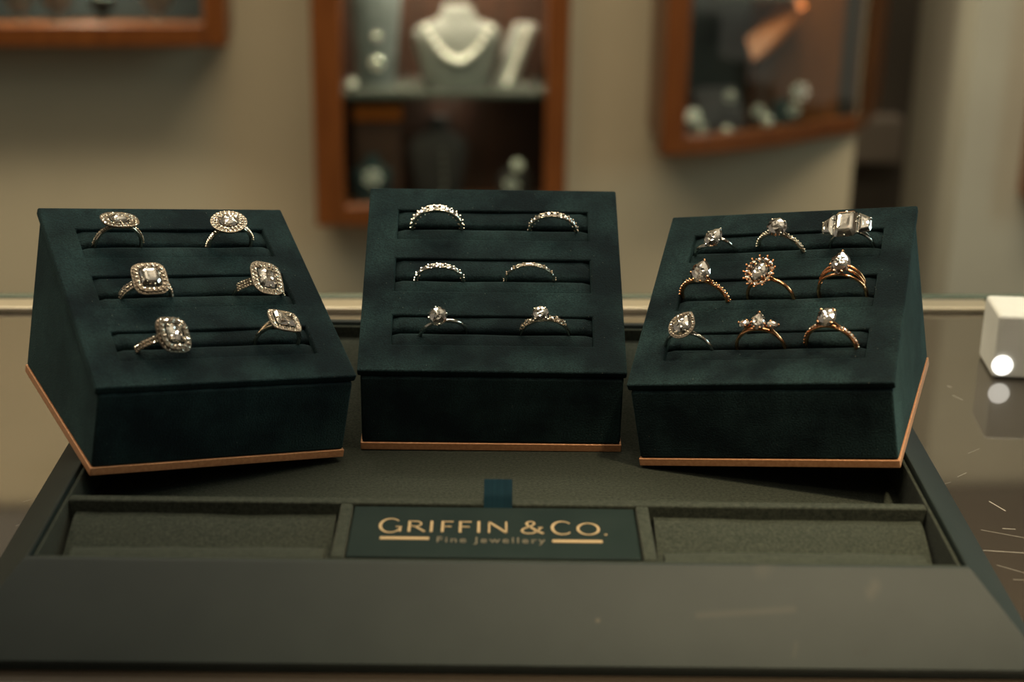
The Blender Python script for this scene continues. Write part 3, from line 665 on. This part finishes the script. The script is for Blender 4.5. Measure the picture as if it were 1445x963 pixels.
for (d, y, r) in [(22, 0, 1.15), (34, .9, .75), (36, -.7, .8), (43, 0, 1.0), (53, .5, .7), (57, -.4, .6), (-25, 0, 1.0), (-34, .8, .75), (-36, -.8, .75), (-43, 0, .9), (-52, .5, .7), (-57, -.4, .6)]:
    p, Q = band_point(10.3, d+10*0); Mx = Matrix.Translation(p+Vector((0, y, 0))) @ Q @ Matrix.Scale(r, 4)
    MB().join(gs, Mx).build('side_stone', PAVE, t); 
    b2 = MB()
    for e in range(4): b2.ball((1.0*cos(e*pi/2+.7), 1.0*sin(e*pi/2+.7), .15), .26, 5, 4)
    MB().join(b2, Mx).tube([(p.x*.93, y, p.z*.93), (p.x*.99, y, p.z*.99)], .3, 5).build('claws', WHITE, t, smooth=60)
# --- right block
t = ring_obj('R', -28.7, 75.8, 8, 9.1, 0.2, 13, 4, EN, 'small pear solitaire on a curved bypass band, back left of the rightmost block', GR)
H = head_matrix(9.1, 2.2, (6, -4), -42)
sweep_band(9.1, lambda d: 1.6 if abs(d) > 12 else 1.3, K(1.3), -180, 10, 60, yoff=lambda d: -1.6*max(0, (d+60)/70) if d > -60 else 0).build('band', SILVER, t, smooth=50)
sweep_band(9.1, K(1.5), K(1.3), -8, 180, 60, yoff=lambda d: 2.0*max(0, (52-d)/60) if d < 52 else 0, lift=lambda d: .8*max(0, 1-abs(d-25)/40)).build('band', SILVER, t, smooth=50)
set_stone(t, H, o_pear(3.5, 5.0), SILVER, (.25, .48, .75, .02), drop=2.1, pr=.4)
t = ring_obj('R', -1.7, 75.8, -14, 10.3, 0.4, 1, 2, EN, 'round white solitaire on a pavé band, back middle of the rightmost block', GR)
H = head_matrix(10.3, 3.0, (18, 0)); sweep_band(10.3, taper(1.5, 1.9), K(1.4)).build('band', WHITE, t, smooth=50)
pave(t, 10.3, PAVE, .72, a0=20, a1=92, bead=WHITE); set_stone(t, H, o_round(4.2, 4.2, 12), WHITE, Q4, drop=3.0, pr=.5); cathedral(t, 10.3, H, WHITE)
t = ring_obj('R', 26.7, 75.8, 0, 9.2, 1.2, 0, -4, EN, 'very wide three-stone ring with a big step-cut centre, back right of the rightmost block', GR)
H = head_matrix(9.2, 3.0, (10, 0)); sweep_band(9.2, K(1.8), K(1.4)).build('band', SILVER, t, smooth=50)
set_stone(t, H, o_oct(4.6, 6.2, .28), SILVER, (.13, .37, .63, .87), 'step', drop=2.8, pr=.45)
for s in (-1, 1):
    Hs = H @ Matrix.Translation((s*7.4, 0, -1.0)) @ Matrix.Rotation(radians(s*20), 4, 'Y')
    set_stone(t, Hs, o_trap(2.7, 5.2, s), SILVER, (.0, .42, .7), 'step', name='side_stone', drop=2.2, pr=.4)
sweep_band(9.2, K(.8), K(1.1), -68, 68, 40, lift=lambda d: 1.4*max(0, cos(radians(d*1.3)))).build('bridge', SILVER, t, smooth=50)
t = ring_obj('R', -28.3, 47.6, -12, 10.6, 1.2, -5, 2, EN, 'pear solitaire on a rose gold pavé band, middle left of the rightmost block', GR)
H = head_matrix(10.6, 3.4, (24, 4)); sweep_band(10.6, taper(1.5, 1.9), K(1.5)).build('band', ROSE, t, smooth=50)
pave(t, 10.6, PAVE, .72, a0=20, a1=95, bead=ROSE); set_stone(t, H, o_pear(4.1, 5.3), ROSE, (.25, .56, .69, .81, .94), drop=3.2, pr=.46); cathedral(t, 10.6, H, ROSE)
t = ring_obj('R', -1.9, 47.6, -6, 10.0, 1.2, -6, -12, EN, 'oval flower-halo ring on a plain rose gold band, centre of the rightmost block', GR)
H = head_matrix(10.0, 3.2, (20, 12), -14); sweep_band(10.0, taper(1.4, 1.9, 80), K(1.4)).build('band', ROSE, t, smooth=50)
set_stone(t, H, o_round(3.3, 4.3, 12), ROSE, Q4, drop=2.8, pr=.42); cathedral(t, 10.0, H, ROSE)
path = along(offset_out(o_round(3.3, 4.3, 40), 1.45), 13); sm = small_gem(1.22); 
bas = MB().tube([(x*.86, y*.86, -1.6) for x, y in path], .3, 6, True)
for (x, y) in path:
    MB().join(sm, H @ Matrix.Translation((x, y, -.3)) @ Matrix.Rotation(radians(9), 4, Vector((-y, x, 0))) @ jit(7)).build('halo_stone', PAVE, t)
    k = 1.28; bas.tube([(x*.8, y*.8, -2.2), (x*k, y*k, .15)], [.3, .36], 6); bas.ball((x*k, y*k, .25), .5, 6, 4)
for (x, y) in along(offset_out(o_round(3.3, 4.3, 40), 1.9), 26)[1::2]: bas.ball((x, y, .1), .34, 6, 4)
bas.mapped(H).build('petal_claws', ROSE, t, smooth=60)
t = ring_obj('R', 26.2, 47.6, -4, 10.0, 2.5, -11, 2, EN, 'pear solitaire on a triple-strand rose gold band, middle right of the rightmost block', GR)
H = head_matrix(10.0, 3.4, (24, 0)); sweep_band(10.0, K(2.6), K(1.4), 60, 300, 60).build('band', ROSE, t, smooth=50)
for k in (-1, 0, 1): sweep_band(10.0, K(.95), K(1.1), -66, 66, 44, yoff=lambda d, k=k: k*(.9+1.3*max(0, cos(radians(d*1.35)))), lift=lambda d, k=k: (.2 if k == -1 else 1.5 if k == 0 else 2.0)*max(0, cos(radians(d*1.3)))).build('strand', ROSE, t, smooth=50)
set_stone(t, H, o_pear(4.0, 5.3), ROSE, (.25, .56, .69, .81, .94), drop=3.0, pr=.46)
t = ring_obj('R', -29.9, 20.0, -4, 10.2, .6, -2, -2, EN, 'pear halo ring on a plain white band, near left of the rightmost block', GR)
H = head_matrix(10.2, 3.0, (18, -2), -26); sweep_band(10.2, K(1.7), K(1.4)).build('band', SILVER, t, smooth=50)
set_stone(t, H, o_pear(3.6, 4.7), SILVER, (.25, .56, .75, .94), drop=2.8, pr=.34); halo(t, H, o_pear(3.7, 4.8, 32), SILVER, 26, .52, gap=.2, rows=1, drop=.1); cathedral(t, 10.2, H, SILVER)
t = ring_obj('R', -1.7, 20.0, 0, 9.9, 1.5, -4, 5, EN, 'three-pear rose gold ring, near middle of the rightmost block', GR)
H = head_matrix(9.9, 3.0, (20, 0)); sweep_band(9.9, taper(1.5, 2.0, 80), K(1.4)).build('band', ROSE, t, smooth=50)
set_stone(t, H, o_pear(2.9, 3.9), ROSE, (.25, .56, .69, .81, .94), drop=2.8, pr=.42, table=.66); cathedral(t, 9.9, H, ROSE, 48, 2.6, .6)
for s in (-1, 1):
    Hs = H @ Matrix.Translation((s*5.3, -.4, -1.1)) @ Matrix.Rotation(radians(s*18), 4, 'Y') @ Matrix.Rotation(radians(-s*82), 4, 'Z')
    set_stone(t, Hs, o_pear(1.7, 2.5), ROSE, (.25, .6, .9), name='side_stone', drop=1.9, pr=.36)
t = ring_obj('R', 25.1, 20.0, -10, 10.4, 1.2, -8, -2, EN, 'cushion solitaire on a rose gold pavé band, near right of the rightmost block', GR)
H = head_matrix(10.4, 3.4, (22, 0)); sweep_band(10.4, taper(1.7, 2.1), K(1.5)).build('band', ROSE, t, smooth=50)
pave(t, 10.4, PAVE, .72, a0=20, a1=95, bead=ROSE); set_stone(t, H, o_super(3.6, 4.0, e=2.5), ROSE, Q4, drop=3.2, pr=.5); cathedral(t, 10.4, H, ROSE)

# ------------------------------------------------------------------ wall cabinets
def WMx(s, out, z, rz=0): return WM @ Matrix.Translation((s*MM, -out*MM, z*MM)) @ Matrix.Rotation(rz, 4, 'Z')
LINING = mat('cabinet_lining_brown', (0.045, 0.016, 0.008), 0.6); mottled(LINING, (0.035, 0.013, 0.007), (0.06, 0.02, 0.009), 8, stretch=(5, 1, 1))
LINDARK = mat('cabinet_lining_dark', (0.010, 0.014, 0.014), 0.7); mottled(LINDARK, (0.008, 0.011, 0.011), (0.013, 0.018, 0.018), 12)
def cabinet_lamp(t, s, out, z, power, size=0.05, col=(1, 0.86, 0.68)):
    l = bpy.data.lights.new('cabinet_lamp', 'AREA'); l.energy = power; l.size = size; l.shape = 'DISK'; l.color = col
    o = bpy.data.objects.new('cabinet_lamp', l); C.objects.link(o); o.parent = t; o.location = (s*MM, -out*MM, z*MM); o.rotation_euler = (radians(18), 0, 0)
def cabinet(label, s0, s1, z0, z1, depth=150, st=46, rail=34, shelf=None, lining=LINING, st2=34):
    t = empty('display_cabinet', WM, label, 'cabinet')
    B = lambda x0, x1, o0, o1, a, b: MB().box(x0, x1, -o1, -o0, a, b)
    B(s0+8, s1-8, 0.5, 8, z0+8, z1-8).build('back_panel', lining, t)
    B(s0, s0+14, 0.5, depth-22, z0, z1).build('side_panel', WOOD, t); B(s1-14, s1, 0.5, depth-22, z0, z1).build('side_panel', WOOD, t)
    B(s0+14.1, s1-14.1, 0.5, depth-22, z0, z0+16).build('bottom_panel', WOOD, t); B(s0+14.1, s1-14.1, 0.5, depth-22, z1-16, z1).build('top_panel', WOOD, t)
    B(s0-2, s0+st, depth-21.8, depth, z0-2, z1+2).build('stile', WOOD, t, bevel=4); B(s1-st2, s1+2, depth-21.8, depth, z0-2, z1+2).build('stile', WOOD, t, bevel=4)
    B(s0+st, s1-st2, depth-21.8, depth, z0-2, z0+rail).build('rail', WOOD, t, bevel=4); B(s0+st, s1-st2, depth-21.8, depth, z1-rail, z1+2).build('rail', WOOD, t, bevel=4)
    B(s0+st-4, s1-st2+4, depth-15, depth-11, z0+rail-4, z1-rail+4).build('glass_pane', PANE, t)
    if shelf is not None: B(s0+14.2, s1-14.2, 8.2, depth-26, shelf-9, shelf).build('shelf', SHELF, t)
    return t
SHELF = mat('grey_glass_shelf', (0.10, 0.10, 0.085), 0.2); mottled(SHELF, (0.09, 0.09, 0.075), (0.115, 0.115, 0.1), 6)
cc = cabinet('wooden wall cabinet with a necklace bust behind the middle block', -338, 71, -520, 260, 150, shelf=-303)
cabinet_lamp(cc, -120, 112, 60, 4.0); cabinet_lamp(cc, -120, 60, -330, 0.05)
lc = cabinet('wooden wall cabinet at the upper left with silver pieces in it', -1250, -473, -222, 330, 150, lining=LINDARK)
cabinet_lamp(lc, -720, 115, 20, 3.0)
# cabinet with a bowed end that wraps the wall corner
rc_ = empty('display_cabinet', WM, 'wooden wall cabinet with a curved end at the upper right', 'cabinet')
plan = [(228, 152), (275, 147), (320, 138), (375, 120), (430, 97), (487, 66), (545, 32), (596, 8), (628, -40), (662, -115), (700, -200)]
def curved(z0, z1, t_in, t_out, name, m, i0=0, i1=None, bevel=0):
    q = plan[i0:i1]; outer = []; inner = []
    for i in range(len(q)):
        a = q[max(i-1, 0)]; b = q[min(i+1, len(q)-1)]; dx, dy = b[0]-a[0], b[1]-a[1]; l = hypot(dx, dy); nx, ny = -dy/l, dx/l
        if ny < 0: nx, ny = -nx, -ny
        outer.append((q[i][0]+nx*t_out, -(q[i][1]+ny*t_out))); inner.append((q[i][0]-nx*t_in, -(q[i][1]-ny*t_in)))
    mb = MB(); mb.loft([[(outer[i][0], outer[i][1], z0), (outer[i][0], outer[i][1], z1), (inner[i][0], inner[i][1], z1), (inner[i][0], inner[i][1], z0)] for i in range(len(q))])
    return mb.build(name, m, rc_, bevel=bevel)
def plan_slab(z0, z1, name, m, ins=6, parent=None):
    q = [(230+ins, 0.6)]+[(x-ins*.4 if x > 300 else x+ins, o-ins) for x, o in plan]+[(690, -215), (602, -215), (602, 0.6)]
    return MB().extr([(x, -o) for x, o in q], z0, z1).build(name, m, rc_)
plan_slab(-402, -388, 'bottom_panel', WOOD); plan_slab(282, 296, 'top_panel', WOOD)
curved(-405, -373, 20, 1, 'curved_rail', WOOD, bevel=3); curved(260, 298, 20, 1, 'curved_rail', WOOD, bevel=3)
MB().box(228, 268, -153, -128, -405, 298).build('stile', WOOD, rc_, bevel=4)
MB().box(230, 244, -127, -0.6, -388, 282).build('side_panel', WOOD, rc_)
MB().box(245, 578, -6, -0.6, -388, 282).build('back_panel', LINDARK, rc_)
MB().box(579, 597, -2, -0.4, -386, 280).build('inner_or_haze_board', LINING, rc_)
MB().box(400, 560, -14, -6.2, -386, 280).build('inner_or_haze_board', WOOD, rc_)  # wood-brown board added as the reddish haze around the orange glare
curved(-373, 260, 24, 2, 'curved_stile', WOOD, 8)
curved(-373, 260, 6, -2, 'glass_pane', PANE, 1, 9)
cabinet_lamp(rc_, 420, 80, 60, 2.0)
fr = cabinet('wooden wall cabinet cut off by the right edge of the picture', 905, 1300, -515, 260, 100, lining=LINDARK)

# ---- contents
BUSTG = mat('grey_bust_fabric', (0.42, 0.38, 0.32), 0.85); mottled(BUSTG, (0.20, 0.185, 0.165), (0.25, 0.23, 0.205), 40)
BUSTD = mat('slate_bust_fabric', (0.12, 0.125, 0.12), 0.85); mottled(BUSTD, (0.10, 0.105, 0.10), (0.14, 0.145, 0.14), 40)
BUSTB = mat('dark_brown_bust', (0.022, 0.015, 0.013), 0.8); mottled(BUSTB, (0.018, 0.012, 0.011), (0.027, 0.018, 0.016), 40)
PADG = mat('plum_grey_pad', (0.055, 0.045, 0.050), 0.8); mottled(PADG, (0.045, 0.038, 0.042), (0.065, 0.052, 0.058), 40)
PADT = mat('dark_teal_pad', (0.012, 0.024, 0.026), 0.8); mottled(PADT, (0.010, 0.020, 0.022), (0.014, 0.028, 0.030), 40)
PALE = mat('white_leatherette', (0.70, 0.68, 0.60), 0.6); mottled(PALE, (0.50, 0.50, 0.44), (0.56, 0.56, 0.50), 30)
BEAD = mat('polished_pearl', (0.92, 0.86, 0.74), 0.12, Specular_IOR_Level=0.9)
GLINT = mat('polished_silver', (0.92, 0.86, 0.75), 0.06, 1.0)
ORANGE = mat('orange_wood_and_glare', (0.55, 0.16, 0.03), 0.3); mottled(ORANGE, (0.46, 0.10, 0.010), (0.58, 0.14, 0.016), 20)
def bust(name, label, s, out, z, w, hgt, m, rz=0, neck=.36, lean=0):
    t = empty(name, WMx(s, out, z, rz), label, 'necklace stand')
    prof = [(0, .70, .34), (.03, .74, .36), (.3, .86, .36), (.55, .98, .34), (.68, 1.0, .30), (.76, .84, .25), (.83, neck*1.3, .20), (.9, neck, .17), (.98, neck*.96, .16), (1.0, neck*.85, .13)]
    rings = []
    for (h_, a, d) in prof:
        rings.append([(w/2*a*cos(2*pi*i/28), w*d*.5*sin(2*pi*i/28)+h_*lean, hgt*h_) for i in range(28)])
    MB().loft(rings).build('bust_form', m, t, smooth=60)
    return t
def front_y(w, hgt, fx, fz):                     # how far the bust's front stands out at a given place
    prof = [(0, .74, .34), (.3, .92, .36), (.52, 1.0, .33), (.66, .94, .28), (.76, .70, .24), (.83, .45, .20), (.9, .36, .17), (1.0, .3, .13)]
    for i in range(len(prof)-1):
        if prof[i][0] <= fz <= prof[i+1][0]:
            k = (fz-prof[i][0])/(prof[i+1][0]-prof[i][0]); a = prof[i][1]+k*(prof[i+1][1]-prof[i][1]); d = prof[i][2]+k*(prof[i+1][2]-prof[i][2]); break
    q = max(0, 1-(fx/(w/2*a))**2); return -w*d*.5*sqrt(q)
bust('necklace_bust', 'grey neck form wearing a pearl necklace in the middle cabinet', -104, 74, -302.9, 146, 132, BUSTG)
nk = empty('pearl_necklace', WMx(-104, 74, -302.9), 'bright pearl necklace on the grey neck form', 'necklace')
pts = []
for i in range(15):
    a = -1+2*i/14; x = 53*a; fz = .36+.40*abs(a)**1.8
    if abs(a) > .75: x = 53*a
    pts.append((x, fz))
for i, (x, fz) in enumerate(pts):
    r = 6.6-1.8*abs(x)/53
    y = -(28-8*abs(x)/53) - r
    MB().ball((x, y, fz*132), r, 12, 8).build('pearl', BEAD, nk, smooth=80)
MB().tube([(x, -(27-8*abs(x)/53)-3, fz*132) for x, fz in pts], .6, 6).build('thread', GLINT, nk, smooth=60)
def glint_disc(name, label, s, out, z, r, m=GLINT, cat='jewellery', group=None, tilt=(0, 0), petals=7):
    """a round polished setting: domed disc with stones around"""
    t = empty(name, WMx(s, out, z), label, cat, group)
    d = MB(); d.loft([[(r*k*cos(2*pi*i/20), -y, r*k*sin(2*pi*i/20)) for i in range(20)] for k, y in ((.9, -1.5), (1, 0), (.8, 2.2), (.4, 3.2), (.08, 3.5))])
    d.mapped(Matrix.Rotation(radians(tilt[0]), 4, 'X') @ Matrix.Rotation(radians(tilt[1]), 4, 'Z')).build('polished_disc', m, t, smooth=60)
    e = MB()
    for i in range(petals): e.ball((r*.95*cos(2*pi*i/petals), -1.5, r*.95*sin(2*pi*i/petals)), r*.25, 8, 6)
    e.mapped(Matrix.Rotation(radians(tilt[0]), 4, 'X') @ Matrix.Rotation(radians(tilt[1]), 4, 'Z')).build('stone_edge', BEAD, t, smooth=80)
    MB().tube([(0, 2, -r), (0, 3, -r-1)], .5, 5).build('pin', m, t)
    return t
bust('pendant_bust', 'tall slate neck form at the left of the middle cabinet', -238, 70, -302.9, 86, 240, BUSTD)
for k, (z, r, lb) in enumerate(((-262, 10, 'round silver pendant low on the tall slate neck form'), (-218, 6, 'small silver pendant high on the tall slate neck form'))):
    glint_disc('silver_pendant', lb, -236, 92, z, r, cat='pendant')
glint_disc('gold_brooch', 'small gold brooch on the shelf left of the slate neck form', -276, 98, -293, 7, BEAD, 'brooch')
# bracelet ramp
rm = empty('bracelet_ramp', WMx(-18, 78, -302.9, radians(8)), 'white sloping bracelet ramp at the right of the middle cabinet shelf', 'bracelet stand')
sh = Matrix.Shear('XZ', 4, (0.48, 0))
MB().box(-26, 8, -8, 26, 0, 98).mapped(Matrix(((1, 0, .42, 0), (0, 1, .15, 0), (0, 0, 1, 0), (0, 0, 0, 1)))).build('ramp_body', BUSTG, rm, bevel=3)
MB().box(-24, 30, -12, 30, -0.05, 3).build('ramp_foot', BUSTG, rm, bevel=1)
br = empty('bead_bracelet', WMx(-18, 78, -302.9, radians(8)), 'silver bead bracelet laid down the white ramp', 'bracelet')
for i in range(13):
    z = 8+i*7.2; MB().ball((-9+.42*z, -14+.15*z, z), 3.6 if i > 1 else 5.2, 10, 7).build('bead', BEAD, br, smooth=80)
# lower half of the middle cabinet
rs = empty('wooden_riser', WMx(-236, 66, -503.9), 'brown riser with a bright orange top edge in the middle cabinet', 'riser')
MB().box(-38, 38, -22, 40, 0, 146).build('riser_body', LINING, rs, bevel=2); MB().box(-40, 40, -26, -22, 146, 172).build('top_edge', ORANGE, rs, bevel=1.5); MB().box(-40, 40, -21.9, 42, 146.1, 172).build('riser_top', LINING, rs)
bust('pendant_bust', 'small dark teal neck form before the brown riser', -246, 106, -503.9, 66, 92, PADT)
glint_disc('silver_pendant', 'round grey silver pendant on the dark teal neck form', -246, 124, -446, 13, BUSTG, 'pendant')
bust('pendant_bust', 'dark brown neck form in the lower middle of the cabinet', -136, 74, -503.9, 100, 150, BUSTB)
dp = empty('drop_pendant', WMx(-128, 100, -470), 'long drop pendant hanging on the dark brown neck form', 'pendant')
for i in range(6): MB().ball((1.5*sin(i), -3, -6+i*14), 3.2-.2*i, 8, 6).build('drop', BUSTG, dp, smooth=80)
MB().tube([(0, -1, -6), (0, -1, 66)], .5, 5).build('chain', GLINT, dp)
rk = empty('watch_pillow', WMx(-6, 74, -503.9), 'grey pillow with a bright round watch at the lower right of the cabinet', 'watch stand')
MB().loft([[(30*a*cos(2*pi*i/24), 22*a*sin(2*pi*i/24), z) for i in range(24)] for z, a in ((0, .8), (10, 1), (46, .95), (58, .6))]).build('pillow', BUSTB, rk, smooth=60)
glint_disc('silver_watch', 'bright round silver watch on the grey pillow', -4, 100, -432, 9, BEAD, 'watch')
glint_disc('silver_watch', 'dim grey watch under the bright round one', -14, 104, -466, 11, BUSTG, 'watch')
# right cabinet
def pad(label, s, out, z, w, d, hh, rz, tilt, m, name='display_pad'):
    t = empty(name, WMx(s, out, z, rz), label, 'display pad')
    MB().prism([(-d/2, 0), (d/2, 0), (d/2, hh+tilt), (-d/2, hh)], -w/2, w/2).build('pad_body', m, t, bevel=4, bseg=3)
    MB().prism([(-d/2+4, hh+.5+tilt*.05), (d/2-4, hh+tilt*.95), (d/2-4, hh+tilt*.95+3), (-d/2+4, hh+tilt*.05+3.5)], -w/2+4, w/2-4).build('pad_top', m, t, bevel=1)
    return t
pad('plum grey sloping pad in the curved cabinet', 342, 50, -386.5, 84, 48, 26, 0.2, 44, PADG)
pad('dark teal pad at the left inside the curved cabinet', 292, 76, -387.5, 44, 60, 14, 0.1, 16, PADT)
pad('dark teal pad under the watch in the curved cabinet', 462, 36, -387.5, 40, 30, 16, 0.5, 34, PADT)
g_ = 'small silver pieces in the curved cabinet'
for (lb, s, o_, z, r, m) in [('pale teal-silver cluster at the left of the curved cabinet', 288, 104, -350, 12, BEAD), ('silver cluster low at the left of the curved cabinet', 302, 112, -366, 7, GLINT),
                            ('grey silver piece high on the plum pad', 352, 92, -318, 8, BUSTG), ('grey silver piece low on the plum pad', 402, 92, -344, 9, BUSTG), ('silver piece below the plum pad', 418, 92, -360, 8, GLINT),
                            ('round pale watch in the curved cabinet', 478, 62, -318, 13, BUSTG), ('small pale piece under the round watch', 470, 62, -348, 9, BUSTG), ('small silver piece at the front middle of the curved cabinet', 345, 112, -372, 7, GLINT)]:
    glint_disc('silver_piece', lb, s, o_, z, r, m, 'jewellery', g_)
oc = empty('orange_glare_shape', WMx(416, 48, -387.5, 0.1), 'orange curved shape standing in for a glare in the curved cabinet', 'glare shape')  # orange form added in place of a glare inside the cabinet
MB().loft([[(x-22+74*k, -10+y, 118+52*k+30*k*k+dz) for x, y, dz in ((-6, -12, 8), (-10, 16, 40), (-2, 20, 44), (10, -8, 10))] for k in [i/8 for i in range(9)]]).build('curved_glare_blade', ORANGE, oc, smooth=50)
MB().box(-12, 18, 4, 22, 0, 136).build('glare_shape_post', LINING, oc, bevel=3)
sv = empty('silver_tray', WMx(400, 70, -150), 'pale silver piece high in the curved cabinet', 'tray')
MB().box(-80, 60, -12, 50, -9, 0).build('tray_body', SHELF, sv, bevel=1)
for (lb, s, z, r) in [('teal-silver ornament at the top left of the curved cabinet', 362, -132, 16), ('teal-silver ornament at the top middle of the curved cabinet', 402, -128, 18)]:
    glint_disc('silver_ornament', lb, s, 82, z, r, BUSTG, 'ornament', 'ornaments at the top of the curved cabinet')
# left cabinet: silver bowls along the bottom
def dish(label, s, out, r, hh, m):
    t = empty('silver_dish', WMx(s, out, -205.8), label, 'dish', 'silver dishes in the left cabinet')
    MB().loft([[(r*a*cos(2*pi*i/24), r*a*sin(2*pi*i/24), z) for i in range(24)] for z, a in ((0, .5), (2, .5), (4, .18), (hh*.4, .2), (hh*.55, .6), (hh, 1.0), (hh+1, .96), (hh*.65, .55), (hh*.6, .02))]).build('bowl', m, t, smooth=50)
    MB().tube([(r*cos(2*pi*i/24), r*sin(2*pi*i/24), hh+.5) for i in range(24)], 1.2, 6, True).build('rim', GLINT, t, smooth=60)
for (lb, s, r, hh, m) in [('dim dish at the left edge in the left cabinet', -800, 28, 58, BUSTG), ('wide teal-silver dish second from the left edge', -742, 36, 66, BUSTG), ('dark dish between the two pale dishes', -672, 24, 50, PADT), ('pale silver dish nearest the cabinet right side', -585, 32, 62, BUSTG)]:
    dish(lb, s, 80, r, hh, m)

# ---- pale block at the counter's right end; glowing disc added for a bright glare
GLARE = bpy.data.materials.new('glare_glow'); GLARE.use_nodes = True
_e = N(GLARE, 'ShaderNodeEmission', Strength=1.7); _e.inputs['Color'].default_value = (1, 0.96, 0.88, 1); L(GLARE, _e, 0, GLARE.node_tree.nodes['Material Output'], 'Surface')
pb = empty('white_display_block', place(220, 712, -10, radians(-3)), 'white block with a small glowing glare disc at the right end of the counter', 'display block')
MB().box(2, 70, 0, 30, 0.05, 31).build('block_body', PALE, pb, bevel=2)
MB().loft([[(6+k*cos(2*pi*i/20), y, 7+k*sin(2*pi*i/20)) for i in range(20)] for k, y in ((4.9, -0.05), (4.9, -.9), (4.0, -1.4), (.2, -1.6))]).build('glare_disc', GLARE, pb, smooth=40)
